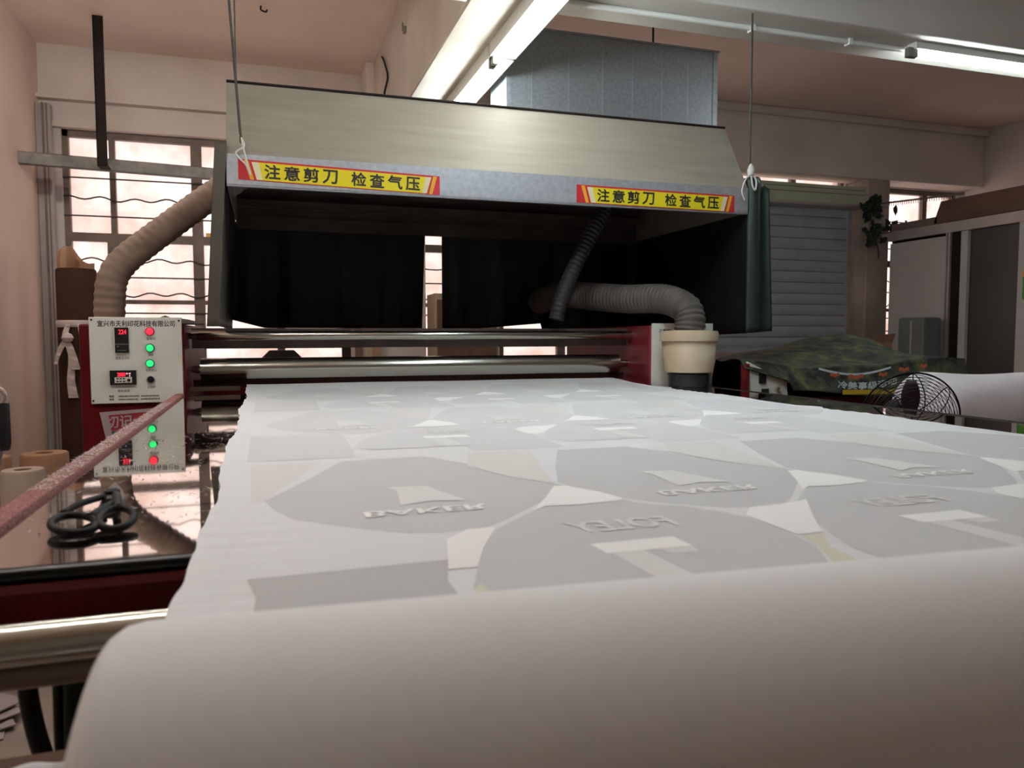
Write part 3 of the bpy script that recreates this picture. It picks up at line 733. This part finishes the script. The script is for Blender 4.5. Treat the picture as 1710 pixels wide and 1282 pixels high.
lettering('caption', '地址', pl(179, 667, 0), 'ink_brown', pn, None, .1, .0004, px_x(187) - px_x(179), px_z(663.5) - px_z(667))
for (a, b, y0) in ((195, 230, 660.4), (234, 265, 660.4), (195, 228, 665.4), (233, 266, 665.4)):
    x = a
    while x < b:
        w = random.uniform(1.2, 2.2); lab.box(px_x(x), px_x(min(x + w, b)), PY - .0008, PY - .0002, px_z(y0 + 1.5), px_z(y0 - random.uniform(.8, 1.5))); x += w + .8
part('worn_print', lab, None, pn, label='worn illegible line of print')
# poster below the panel
ps = part('safety_poster', MB().quad((-.601, 3.2135, .862), (-.420, 3.2135, .872), (-.420, 3.2135, .64), (-.560, 3.2135, .64)), 'poster_white', hp, label='red and black safety poster', solid=.001)
part('red_field', MB().quad((-.570, 3.2120, .850), (-.428, 3.2120, .860), (-.428, 3.2120, .80), (-.562, 3.2120, .79)), 'poster_red', ps)
part('black_field', MB().quad((-.562, 3.2120, .788), (-.428, 3.2120, .798), (-.428, 3.2120, .64), (-.545, 3.2120, .64)), 'poster_black', ps)
lettering('poster_lettering', '切记:', lambda u, v: Vector((-.580 + u, 3.2108, .800 + v + .05 * u)), 'poster_white', ps, None, .1, .0012, .10, .045)
lettering('poster_lettering', '安全生', lambda u, v: Vector((-.556 + u, 3.2108, .742 + v + .05 * u)), 'poster_white', ps, None, .1, .0012, .14, .040)
lettering('poster_lettering', '的', lambda u, v: Vector((-.552 + u, 3.2108, .695 + v)), 'poster_white', ps, None, .1, .0012, .036, .038)
# right-hand control panel
rp = part('rear_panel', B(1.722, 2.045, 3.2, 3.215, .895, 1.205), 'panel', hp, label='grey control panel behind the white bucket', bev=.002)
lettering('caption', '三色灯', lambda u, v: Vector((1.755 + u, 3.1992, 1.162 + v)), 'ink', rp, None, .1, .0004, .06, .016)
lettering('caption', '电源', lambda u, v: Vector((1.80 + u, 3.1992, .96 + v)), 'ink_brown', rp, None, .1, .0004, .03, .012)
part('toggle_knob', MB().lathe([(.014, 0), (.012, -.02), (.004, -.026)], (1.835, 3.2, 1.06), 'Y', 20), 'chrome', rp, smooth=True)

tg = thing('work_rags', 'crumpled dark rags heaped on top of the control cabinet', 'rag', (-.42, 3.3, 1.197))
def rpt(u, v):
    e = math.sin(PI * min(1, max(0, v))) * math.sin(PI * min(1, max(0, u))) ** .6
    return Vector((-.535 + .30 * u, 3.235 + .14 * v, 1.196 + e * (.012 + .012 * abs(math.sin(5 * u + 1)) + .012 * math.exp(-((u - .52) / .07) ** 2) + .004 * random.random())))
part('bundle', MB().grid(26, 10, rpt), 'rag_dark', tg, smooth='all', solid=.003)
tin = tag(finish('small_tin', MB().use('panel').lathe([(.016, 0), (.016, .012)], (-.505, 3.235, 1.196), n=20).use('red2').lathe([(.017, .012), (.017, .022), (.004, .024)], (-.505, 3.235, 1.196), n=20), None, smooth=True),
          'small tin with a red cap on the control cabinet', 'tin')

# ------------------------------------------------------------------ hood
HX0, HX1 = -.125, 2.155
hd = thing('fume_hood', 'long sheet metal fume hood hanging above the rollers with two yellow stickers', 'hood', (1.0, 3.6, 1.72))
fp = MB().use('hood').prism([(3.1, 1.832), (3.30, 2.158), (3.303, 2.156), (3.103, 1.83)], lambda p: Vector((HX0, *p)), lambda p: Vector((HX1, *p)))
part('front_plate', fp, None, hd, label='brushed sloping front plate')
part('seam', MB().tube([(HX0, 3.297, 2.158), (HX1, 3.297, 2.158)], .006, 8), 'dark_iron', hd)
part('top_plate', B(HX0, HX1, 3.30, 4.42, 2.150, 2.156), 'hood', hd)
part('back_plate', MB().prism([(4.02, 2.156), (4.22, 1.83), (4.216, 1.828), (4.016, 2.15)], lambda p: Vector((HX0, *p)), lambda p: Vector((HX1, *p))), 'hood_in', hd)
part('front_lip', MB().box(HX0, HX1, 3.096, 3.102, 1.716, 1.832).box(HX0, HX1, 3.096, 3.116, 1.712, 1.718), 'hood_lip', hd, label='galvanized lower lip')
part('back_lip', MB().box(HX0, HX1, 4.216, 4.224, 1.70, 1.832).box(HX0, HX1, 4.20, 4.216, 1.80, 1.806).box(HX0, HX1, 4.20, 4.216, 1.765, 1.769), 'hood_in', hd)
for x in (HX0, HX1 - .004):
    part('end_plate', MB().prism([(3.1, 1.716), (3.1, 1.832), (3.30, 2.156), (4.02, 2.156), (4.22, 1.832), (4.22, 1.716)],
                                 lambda p: Vector((x, *p)), lambda p: Vector((x + .004, *p))), 'hood', hd)
part('inner_lining', MB().prism([(3.112, 1.80), (3.306, 2.146), (4.014, 2.146), (4.21, 1.80), (4.208, 1.80), (4.013, 2.143), (3.308, 2.143), (3.114, 1.80)],
                                lambda p: Vector((HX0 + .006, *p)), lambda p: Vector((HX1 - .006, *p))), 'hood_in', hd)
for y, z in ((3.95, 1.86), (4.08, 1.80), (3.75, 1.92)):
    part('inner_rail', B(HX0 + .01, HX1 - .01, y, y + .03, z, z + .03), 'hood_in', hd)
def sticker(x0, z0, x1, z1, hh, lab):
    # parallelogram on the lip: from (x0, z0) to (x1, z1), height hh
    Y = 3.0945
    def q(u, v, d=0): return Vector((x0 + (x1 - x0) * u, Y - d, z0 + (z1 - z0) * u + hh * v))
    s_ = part('warning_sticker', MB().quad(q(0, 0), q(1, 0), q(1, 1), q(0, 1)), 'sticker_red', hd, label=lab)
    r = MB()
    r.use('sticker_yellow').quad(q(.105, .04, .0006), q(.915, .04, .0006), q(.945, .90, .0006), q(.075, .90, .0006))
    r.use('sticker_white').quad(q(.085, .04, .0010), q(.115, .04, .0010), q(.095, .90, .0010), q(.062, .90, .0010))
    r.quad(q(.905, .04, .0010), q(.930, .04, .0010), q(.955, .90, .0010), q(.925, .90, .0010))
    r.use('sticker_orange').quad(q(.055, .02, .0008), q(.073, .02, .0008), q(.048, .96, .0008), q(.026, .96, .0008))
    r.quad(q(.942, .02, .0008), q(.960, .02, .0008), q(.985, .96, .0008), q(.965, .96, .0008))
    part('sticker_field', r, None, s_)
    W = x1 - x0
    n = 4
    for txt, a, b in (('注意剪刀', .115, .485), ('检查气压', .535, .905)):
        cw = (b - a) / 4
        for i, chx in enumerate(txt):
            u0 = a + cw * i + cw * .09
            def fn(u, v, u0=u0):
                uu = u0 + u / W; return q(uu, .14 + v / hh, .0014)
            lettering('sticker_lettering', chx, fn, 'ink', s_, None, .1, .0014, W * cw * .78, hh * .68)
sticker(-.083, 1.738, .690, 1.720, .076, 'yellow warning sticker, the nearer one on the hood lip')
sticker(1.292, 1.722, 2.081, 1.716, .077, 'yellow warning sticker at the far end of the hood lip')

def curtain(name, label, fn, m, nu=60, nv=24):
    return tag(finish(name, MB().grid(nu, nv, fn), m, smooth='all', solid=.003), label, 'curtain', 'tarpaulin curtains around the hood')
def fold(u, k, a): return a * (math.sin(u * k) + .5 * math.sin(u * k * 2.3 + 1) + .3 * math.sin(u * k * 4.1))
def c1(u, v):
    x0, x1 = -.17, .86 - .018 * (1 - v); x = x0 + (x1 - x0) * u
    bot = 1.19 + .045 * max(0, 1 - u / .17)
    return Vector((x, 4.235 + fold(u, 14, .014) * (1 - v * .6), bot + (1.735 - bot) * v))
curtain('rear_curtain', 'black tarpaulin curtain hanging at the back of the hood, left of the bright slit', c1, 'curtain')
def c2(u, v):
    x0, x1 = .954, 2.26; x = x0 + (x1 - x0) * u
    bot = 1.19 + .10 * max(0, (u - .16)) if u < .46 else 1.15
    return Vector((x, 4.235 + fold(u, 16, .014) * (1 - v * .6), bot + (1.735 - bot) * v))
curtain('rear_curtain', 'black tarpaulin curtain hanging at the back of the hood, right of the bright slit', c2, 'curtain')
def c3(u, v):
    # from the front corner flap backwards along the far end
    if u < .25:
        t = u / .25; x = 2.305 - .15 * t - .03 * v * (1 - t); y = 3.10 + .012 * math.sin(t * 7)
    else:
        t = (u - .25) / .75; x = 2.157 + fold(t, 9, .006) * (1 - v) + .005; y = 3.11 + 1.15 * t
    bot = 1.168 - .04 * u
    top = 1.885 - (.05 * max(0, .12 - u) / .12)
    return Vector((x, y, bot + (top - bot) * v))
sc3 = MB().use('flap').grid(16, 24, lambda u, v: c3(u * .25, v)).use('curtain').grid(44, 24, lambda u, v: c3(.25 + u * .75, v))  # same sheet, inner length darker: shade under the hood put into its colour
clean(sc3.bm)
tag(finish('side_curtain', sc3, None, smooth='all', solid=.003), 'dark green tarpaulin flap hanging from the far corner of the hood', 'curtain', 'tarpaulin curtains around the hood')
def c4(u, v):
    if u < .22:
        t = u / .22; x = -.207 + .044 * v + .042 * t; y = 3.092 - .008 * t
    else:
        t = (u - .22) / .78; x = -.165 + .037 * v + fold(t, 9, .004) * (1 - v); y = 3.10 + 1.16 * t
    bot = 1.185; top = 1.875
    return Vector((x, y, bot + (top - bot) * v))
curtain('side_curtain', 'olive tarpaulin flap hanging from the near corner of the hood by the control panel', c4, 'flap2')

def rope(p0, p1, label, r=.005):
    return tag(finish('support_rope', MB().tube([p0, p1], r, 8), 'rope', smooth=True), label, 'rope', 'ropes holding the hood')
rope((-.115, 3.085, 2.62), (-.07, 3.085, 1.87), 'dark rope down to the white wire hook above the first sticker')
rope((-.11, 4.05, ZC), (-.11, 4.05, 2.157), 'dark rope behind the top edge of the hood, by the tan ceiling')
rope((2.157, 3.09, 2.62), (2.157, 3.09, 1.90), 'dark rope dropping from the conduit to the far corner of the hood')
hk = tag(finish('wire_hook', MB().tube(smoothpath([(-.075, 3.085, 1.90), (-.06, 3.082, 1.86), (-.09, 3.080, 1.83), (-.055, 3.080, 1.79), (-.04, 3.080, 1.755), (-.052, 3.080, 1.80), (-.07, 3.083, 1.89)]), .0035, 8), 'white_cord', smooth='all'),
    'pale bent wire hook tying the rope to the hood lip', 'hook')
kn = thing('knotted_string', 'white string knotted at the far corner of the hood', 'string', (2.157, 3.085, 1.89))
part('loop', MB().tube(smoothpath([(2.16, 3.075, 1.90), (2.18, 3.07, 1.86), (2.175, 3.07, 1.82), (2.16, 3.07, 1.84), (2.155, 3.075, 1.89)]), .0045, 8), 'white_cord', kn, smooth='all')
part('tail', MB().tube(smoothpath([(2.15, 3.075, 1.89), (2.12, 3.07, 1.86), (2.105, 3.07, 1.81), (2.12, 3.07, 1.77)]), .004, 8), 'white_cord', kn, smooth='all')
part('knot', MB().lathe([(.002, -.02), (.014, -.012), (.018, .01), (.010, .03), (.004, .04)], (2.157, 3.08, 1.90), n=12), 'white_cord', kn, smooth=True)

# galvanized duct on top of the hood
du = thing('exhaust_duct', 'boxy galvanized sheet duct standing on the hood top', 'duct', (1.96, 4.25, 2.157))
part('casing', B(1.29, 2.622, 4.10, 4.40, 2.157, 2.84), 'galv', du)
for x in (1.44, 1.66, 1.87, 2.06, 2.25, 2.42): part('seam', B(x - .002, x + .002, 4.098, 4.10, 2.157, 2.82), 'hood_lip', du)
for x in (1.29, 2.592): part('corner_strip', MB().box(x, x + .03, 4.094, 4.10, 2.157, 2.84), 'galv', du)
part('top_flange', B(1.28, 2.635, 4.09, 4.41, 2.84, 2.85), 'galv', du)
tag(finish('duct_hanger', MB().tube([(2.27, 4.25, 2.851), (2.27, 4.25, ZC)], .006, 8).lathe([(.02, ZC - .008), (.02, ZC)], (2.27, 4.25, 0), n=12), 'dark_iron', smooth=True), 'thin threaded rod holding the duct from the ceiling', 'rod')

# hoses
def ribbed(name, pts, r, m, label, amp=.10, pitch=.018):
    P = smoothpath(pts, 40); d = [0]
    for a, b in zip(P, P[1:]): d.append(d[-1] + (b - a).length)
    Q = []; n = int(d[-1] / (pitch / 6)); j = 0
    for k in range(n + 1):
        s = d[-1] * k / n
        while j < len(d) - 2 and d[j + 1] < s: j += 1
        t = (s - d[j]) / max(1e-9, d[j + 1] - d[j]); Q.append(P[j].lerp(P[j + 1], t))
    rad = [r * (1 - amp * .5 + amp * .5 * math.cos(2 * PI * k / 6)) for k in range(len(Q))]
    return tag(finish(name, MB().tube(Q, rad, 28), m, smooth='all'), label, 'hose')
ribbed('exhaust_hose', [(-.10, 3.70, 1.86), (-.26, 3.64, 1.725), (-.46, 3.56, 1.545), (-.55, 3.52, 1.455), (-.59, 3.50, 1.38), (-.602, 3.50, 1.29), (-.606, 3.50, 1.197)], .060, 'hose',
       'brown fabric exhaust hose bending down behind the control panel', .06, .034)
ribbed('exhaust_hose', [(1.825, 3.05, 1.155), (1.832, 3.055, 1.22), (1.825, 3.09, 1.275), (1.775, 3.20, 1.318), (1.68, 3.38, 1.325), (1.58, 3.57, 1.345), (1.53, 3.77, 1.365), (1.51, 3.95, 1.36), (1.50, 4.15, 1.34)], .070, 'hose2',
       'grey ribbed hose curving into the white bucket', .09, .020)
ribbed('flexible_duct', [(1.315, 3.39, 1.225), (1.335, 3.39, 1.31), (1.40, 3.39, 1.46), (1.50, 3.40, 1.64), (1.59, 3.42, 1.80), (1.63, 3.45, 2.10)], .038, 'hose3', 'thin black ribbed hose slanting inside the dark hood', .12, .022)

bk = thing('plastic_bucket', 'yellowed white plastic bucket joining the ribbed hose to a black pipe', 'bucket', (1.825, 3.05, .92))
c = (1.825, 3.05, 0)
part('wall', MB().lathe([(.084, .985), (.107, .985), (.121, 1.128)], c, n=44, cap=False), 'bucket', bk, smooth=True, solid=.003)
part('rim', MB().lathe([(.120, 1.122), (.130, 1.124), (.1305, 1.155), (.126, 1.168), (.072, 1.172), (.072, 1.165), (.118, 1.16), (.120, 1.122)], c, n=44, cap=False), 'bucket', bk, smooth=True)
part('catch', B(1.90, 1.932, 3.08, 3.11, 1.165, 1.19), 'white', bk, bev=.003)
tag(finish('drain_pipe', MB().lathe([(.088, .921), (.090, .93), (.090, .975), (.086, .98), (.090, .986), (.083, 1.0)], c, n=40), 'pipe', smooth=True), 'short black pipe standing on the table corner below the bucket', 'pipe')

# ------------------------------------------------------------------ second press, camouflage cover, fan, wrapped roll
p2 = thing('covered_press', 'small red and grey press half hidden under a camouflage cloth', 'machine', (2.75, 3.4, 0))
part('body', B(2.10, 3.55, 2.98, 3.95, 0, .86), 'red', p2, bev=.006)
pp2 = part('control_panel', MB().prism([(2.085, .78), (2.305, .78), (2.285, .935), (2.075, 1.03)], lambda p: Vector((p[0], 2.96, p[1])), lambda p: Vector((p[0], 2.98, p[1]))), 'panel', p2, label='grey control panel')
part('display', B(2.135, 2.17, 2.953, 2.96, .93, .985), 'black', pp2)
part('socket', B(2.15, 2.185, 2.953, 2.96, .875, .905), 'black', pp2)
part('knob', MB().lathe([(.014, 0), (.011, -.014), (.003, -.016)], (2.235, 2.96, .90), 'Y', 20), 'chrome', pp2, smooth=True)
part('edge', B(2.06, 2.078, 2.95, 2.99, .70, 1.02), 'red2', p2)
cc = thing('camouflage_cover', 'camouflage cloth cover with pale blue characters and a yellow band', 'cover', (2.75, 3.3, .86))
def camo_pt(u, v):
    # u along x, v from the hanging front hem up over the heap to the back
    x = 2.05 + 1.32 * u + .62 * max(0, v - .3)
    if v < .3:
        t = v / .3; sag = .03 * math.sin(PI * u)
        lo = 1.0 - .36 * u if u < .18 else .875 + .02 * math.sin(8 * u)
        hi = 1.035 - .05 * math.sin(PI * min(1, u / .8)) * .8
        z = lo + (hi - lo) * t; y = 2.945 + .035 * t - .03 * math.sin(PI * u) * (1 - t) + .006 * math.sin(22 * u)
    else:
        t = (v - .3) / .7
        hi = 1.035 - .05 * math.sin(PI * min(1, u / .8)) * .8
        ridge = 1.165 - .24 * abs(u - .62) - (.12 * max(0, u - .75) / .25)
        z = hi + (ridge - hi) * sm(t * 1.5) - (.25 * max(0, t - .72) / .28); y = 2.98 + .95 * t
        z += .006 * math.sin(17 * u + 9 * t)
    return Vector((x, y, z))
part('cloth', MB().grid(70, 50, camo_pt), 'camo', cc, smooth='all', solid=.004)
part('yellow_band', MB().grid(30, 2, lambda u, v: Vector((2.555 + .36 * u, 2.905 + .008 * u * u, .872 + .022 * v - .005 * u))), 'camo_yellow', cc, label='yellow printed band', solid=.001)
lettering('cover_lettering', '冷美事级运动', lambda u, v: Vector((2.525 + u, 2.903, .904 + v + .06 * u - .02 * math.sin(u * 8))), 'camo_text', cc, 'pale blue characters', .1, .0012, .34, .034)
for x, z, w in ((2.50, .955, .05), (2.60, .945, .09), (2.78, .952, .05), (2.90, .975, .06), (3.03, .99, .04)):
    part('orange_print', MB().grid(8, 2, lambda u, v: Vector((x + w * u, 2.925, z + .016 * v + .004 * math.sin(u * 9)))), 'camo_orange', cc, solid=.001)
part('blue_stripe', MB().grid(40, 1, lambda u, v: Vector((2.45 + .42 * u, 2.945, .988 - .03 * math.sin(PI * u) + .010 * v))), 'camo_text', cc, solid=.001)

fn_ = thing('wire_fan', 'dark wire-guarded pedestal fan beside the table edge', 'fan', (2.235, 2.2, 0))
FC = Vector((2.235, 2.2, .838)); FR = .178
Rf = Matrix.Translation(FC) @ Matrix.Rotation(math.radians(-22), 4, 'Z') @ Matrix.Rotation(math.radians(10), 4, 'X')
def fan_guard(sgn, name):
    g = MB()
    for k in range(1, 17):
        r = FR * k / 16; d = sgn * .055 * math.sqrt(max(0, 1 - (k / 16) ** 2.5))
        g.tube([Rf @ Vector((r * math.cos(a), d, r * math.sin(a))) for a in [2 * PI * j / 48 for j in range(48)]], .0013 if k < 16 else .0035, 6, closed=True)
    for j in range(8):
        a = 2 * PI * j / 8 + .2
        g.tube([Rf @ Vector((FR * t * math.cos(a + .6 * t), sgn * .055 * math.sqrt(max(0, 1 - t ** 2.5)), FR * t * math.sin(a + .6 * t))) for t in [q / 10 for q in range(11)]], .002, 6)
    part(name, g, 'black', fn_, smooth='all')
fan_guard(-1, 'front_guard'); fan_guard(1, 'rear_guard')
for j in range(3):
    a = PI / 2 + .05 + 2 * PI * j / 3
    Ra = Rf @ Matrix.Rotation(-a, 4, 'Y')
    part('blade', MB().grid(10, 6, lambda u, v: Ra @ Vector((.02 + .13 * u, (v - .5) * .03, (v - .5) * .055 * math.sin(.35 + 2.4 * u)))), 'maroon_blade', fn_, smooth='all', solid=.002)
part('hub', MB().lathe([(.004, -.045), (.02, -.042), (.024, -.01), (.024, .01)], (0, 0, 0), 'Y', 24, m=None), 'black', fn_, smooth=True).data.transform(Rf)
part('motor', MB().lathe([(.02, .055), (.045, .06), (.05, .12), (.03, .15), (.004, .155)], (0, 0, 0), 'Y', 24), 'black', fn_, smooth=True).data.transform(Rf)
pm = Rf @ Vector((0, .10, -.04))
part('pole', MB().tube([(pm.x, pm.y, .02), (pm.x, pm.y, pm.z)], .013, 14), 'alu', fn_, smooth=True)
part('base', MB().lathe([(.17, 0), (.17, .015), (.05, .035), (.016, .05)], (pm.x, pm.y, 0), n=36), 'black', fn_, smooth=True)

wr = thing('wrapped_roll', 'thick roll of cloth wrapped in white sheeting behind the wire fan', 'roll', (3.3, 2.6, .63))
def wrp(u, v):
    a = 2 * PI * v; x = 2.69 + 1.57 * u
    e = 1 - (1 - min(1, u / .035)) ** 2 * .5
    r = (.172 + .010 * math.sin(3 * u + 2) + .005 * math.sin(2 * a + 9 * u) + .003 * math.sin(5 * a + 14 * u)) * e
    return Vector((x, 2.62 + r * math.cos(a), .806 + r * math.sin(a) - .012 * u))
part('wrapping', MB().grid(60, 48, wrp), 'purple_white', wr, smooth='all')
part('end_cap', MB().lathe([(.001, 2.689), (.07, 2.689), (.088, 2.693)], (0, 2.62, .806), 'X', 48, cap=False), 'purple_white', wr, smooth=True)
bn = thing('low_bench', 'low wooden bench under the wrapped cloth roll', 'bench', (3.3, 2.6, 0))
part('bench_top', B(2.45, 4.3, 2.44, 2.80, .59, .627), 'wood', bn, bev=.004)
for x in (2.5, 4.2):
    for y in (2.47, 2.73): part('leg', B(x, x + .045, y, y + .045, 0, .59), 'wood', bn)

# ------------------------------------------------------------------ back right
sh = thing('roller_shutter', 'grey roller shutter with a pale green box above it', 'shutter', (5.0, 6.6, .95))
bx = MB().box(4.15, 6.10, 6.44, 6.66, 2.47, 2.655)
part('shutter_box', bx, 'shutter_box', sh, label='pale green shutter box', bev=.006)
part('box_groove', MB().box(4.15, 6.10, 6.436, 6.44, 2.57, 2.576).box(4.15, 6.10, 6.436, 6.44, 2.615, 2.621), 'frame', sh)
part('box_lip', B(4.15, 6.10, 6.42, 6.66, 2.445, 2.47), 'alu', sh, bev=.003)
sl = MB(); z = 1.02
while z < 2.46:
    sl.rings([[Vector((x, 6.60 - .010 * math.sin(PI * k / 6), z + .105 * k / 6)) for k in range(7)] + [Vector((x, 6.615, z + .105)), Vector((x, 6.615, z))] for x in (4.22, 5.80)])
    z += .112
part('slats', sl, 'shutter', sh)
part('slat_gaps', B(4.22, 5.80, 6.612, 6.62, 1.0, 2.47), 'frame', sh)
part('guide_rail', B(5.80, 5.84, 6.57, 6.66, .95, 2.47), 'alu', sh)
part('guide_rail', B(4.18, 4.22, 6.57, 6.66, .95, 2.47), 'alu', sh)
part('bottom_bar', B(4.22, 5.80, 6.585, 6.625, .98, 1.02), 'shutter', sh)

cb = thing('sliding_cabinet', 'tall grey-white cabinet with sliding doors along the far wall', 'cabinet', (6.5, 5.2, 0))
part('carcass', MB().box(6.10, 6.85, 3.6, 6.25, 0, .04).box(6.83, 6.85, 3.6, 6.25, 0, 2.1).box(6.06, 6.85, 6.22, 6.25, 0, 2.1).box(6.06, 6.85, 3.6, 3.63, 0, 2.1).box(6.04, 6.85, 3.6, 6.25, 2.10, 2.13), 'dark_glass', cb)
part('top_rail', MB().box(5.995, 6.06, 3.6, 6.25, 2.085, 2.18), 'alu', cb, bev=.003)
part('sliding_door', B(6.01, 6.03, 5.55, 6.22, .05, 2.06), 'door_white', cb)
part('door_stile', MB().box(5.998, 6.035, 5.50, 5.525, .05, 2.085).box(5.998, 6.035, 5.535, 5.55, .05, 2.085), 'alu', cb)
part('door_stile', B(6.02, 6.05, 5.40, 5.50, .05, 2.085), 'dark_iron', cb)
part('door_stile', B(6.015, 6.05, 5.33, 5.40, .05, 2.085), 'door_white', cb)
part('sliding_door', B(6.05, 6.07, 4.83, 5.34, .05, 2.085), 'dark_glass', cb, label='dark sliding door')
part('sliding_door', B(6.005, 6.03, 3.64, 4.83, .05, 2.085), 'door_white', cb)
part('door_sign', MB().use('sticker_orange').box(6.0, 6.004, 4.55, 4.785, 1.63, 1.68).use('sign_green').box(6.0, 6.004, 4.55, 4.78, 1.44, 1.63), None, cb, label='orange and green sign')
tag(finish('wooden_board', MB().prism([(5.62, 2.385), (5.70, 2.185), (3.6, 2.185), (3.6, 2.385)], lambda p: Vector((6.0, *p)), lambda p: Vector((6.03, *p))).box(6.03, 6.35, 3.6, 5.55, 2.185, 2.215), 'wood', bev=.003),
    'long brown wooden board lying along the top of the sliding cabinet', 'board')
tag(finish('shade_strip', B(6.0, 6.02, 5.66, 6.2, 2.182, 2.25), 'frame'), 'short dark strip lying on the cabinet top beside the board', 'board')
gx = thing('grey_bin', 'grey green plastic storage box standing before the white sliding door', 'box', (5.85, 5.65, 0))
part('body', B(5.72, 5.93, 5.50, 5.80, 0, 1.31), 'crate', gx, bev=.02)
part('side_rib', B(5.714, 5.72, 5.63, 5.65, .05, 1.28), 'alu', gx)
cs = thing('carton', 'brown cardboard carton beside the grey plastic box', 'carton', (5.5, 5.9, 0))
part('body', B(5.45, 5.66, 5.80, 6.05, 0, 1.08), 'kraft_light', cs, bev=.004)
part('flap', MB().quad((5.45, 5.80, 1.08), (5.66, 5.80, 1.08), (5.66, 5.76, 1.16), (5.45, 5.76, 1.15)), 'kraft_light', cs, solid=.004)

for (p, q, lab) in (((5.96, 6.385, 2.48), (6.03, 5.40, 2.42), 'upper thin rod with fringe reaching from the pillar towards the cabinet'), ((5.98, 6.38, 2.165), (6.03, 5.93, 2.20), 'lower thin rod with fringe beside the hanging vine')):
    r_ = thing('fringed_rod', lab, 'rod', p, 'fringed rods by the pillar')
    part('rod', MB().tube([p, q], .009, 8), 'frame', r_, smooth=True)
    fg = MB(); P0, P1 = Vector(p), Vector(q)
    for k in range(40):
        a = P0.lerp(P1, k / 39); fg.tube([a, a + Vector((0, 0, -.028 - .012 * random.random()))], .003, 5)
    part('fringe', fg, 'rag', r_)
vn = thing('hanging_vine', 'dark green trailing vine hanging on the pillar between shutter and window', 'plant', (5.97, 6.37, 2.2))
lf = MB()
for k in range(90):
    if k < 45: cx, cy, cz, sx, sz = 5.88, 6.34, 2.44, .10, .10
    else: cx, cy, cz, sx, sz = 5.92, 6.32, 2.18, .14, .10
    if k > 75: cx, cy, cz, sx, sz = 6.06, 6.25, 2.28, .08, .08
    p = Vector((random.gauss(cx, sx * .6), random.gauss(cy, .03), random.gauss(cz, sz * .6)))
    R_ = Matrix.Rotation(random.uniform(0, 6.3), 3, 'Y') @ Matrix.Rotation(random.uniform(-.7, .7), 3, 'X')
    s_ = random.uniform(.035, .06)
    pts = [(-.0, 0, -1), (.5, .1, -.3), (.45, 0, .3), (0, -.1, 1), (-.45, 0, .3), (-.5, .1, -.3)]
    lf._f([lf.bm.verts.new(p + R_ @ (Vector(q) * s_)) for q in pts])
part('foliage', lf, 'leaf', vn)
part('stem', MB().tube(smoothpath([(5.90, 6.39, 2.55), (5.87, 6.37, 2.4), (5.93, 6.36, 2.2), (5.98, 6.35, 2.02), (6.0, 6.36, 1.93)]), .006, 6), 'leaf', vn, smooth='all')

# ------------------------------------------------------------------ things glimpsed beyond the rollers
def chair(x, y, label):
    t = thing('stool_chair', label, 'chair', (x, y, 0), None)
    part('seat', B(x - .2, x + .2, y - .2, y + .2, .44, .48), 'black', t, bev=.01)
    part('backrest', MB().prism([(x - .17, .70), (x + .17, .70), (x + .15, .98), (x + .09, 1.04), (x - .09, 1.04), (x - .15, .98)], lambda p: Vector((p[0], y + .18, p[1])), lambda p: Vector((p[0], y + .215, p[1]))), 'dark_iron', t, bev=.006)
    for sx in (-.17, .15):
        for sy in (-.18, .16): part('leg', B(x + sx, x + sx + .025, y + sy, y + sy + .025, 0, .44 if sy < 0 else .8), 'dark_iron', t)
chair(.12, 5.9, 'dark chair glimpsed between the two rollers in front of the window')
for i, (x, w, hh, m) in enumerate(((.62, .07, 1.5, 'dark_iron'), (.72, .06, 1.42, 'wood'), (.80, .05, 1.46, 'wood_light'), (.86, .07, 1.38, 'kraft_light'))):
    tag(finish('leaning_board', MB().prism([(6.12, 0), (6.15, 0), (6.33, hh), (6.30, hh)], lambda p: Vector((x - w / 2, *p)), lambda p: Vector((x + w / 2, *p))), m),
        ['dark iron plank', 'dark brown plank', 'pale wooden plank', 'tan cardboard strip'][i] + ' leaning by the back wall, seen between the rollers', 'board')
ca = thing('back_cupboard', 'brown cupboard glimpsed through the slit between the black curtains', 'cupboard', (1.72, 6.2, 0))
part('body', B(1.31, 1.85, 6.1, 6.4, 0, 1.49), 'wood_light', ca, bev=.004)
part('door', B(1.33, 1.83, 6.085, 6.1, .05, 1.44), 'wood', ca, bev=.003)
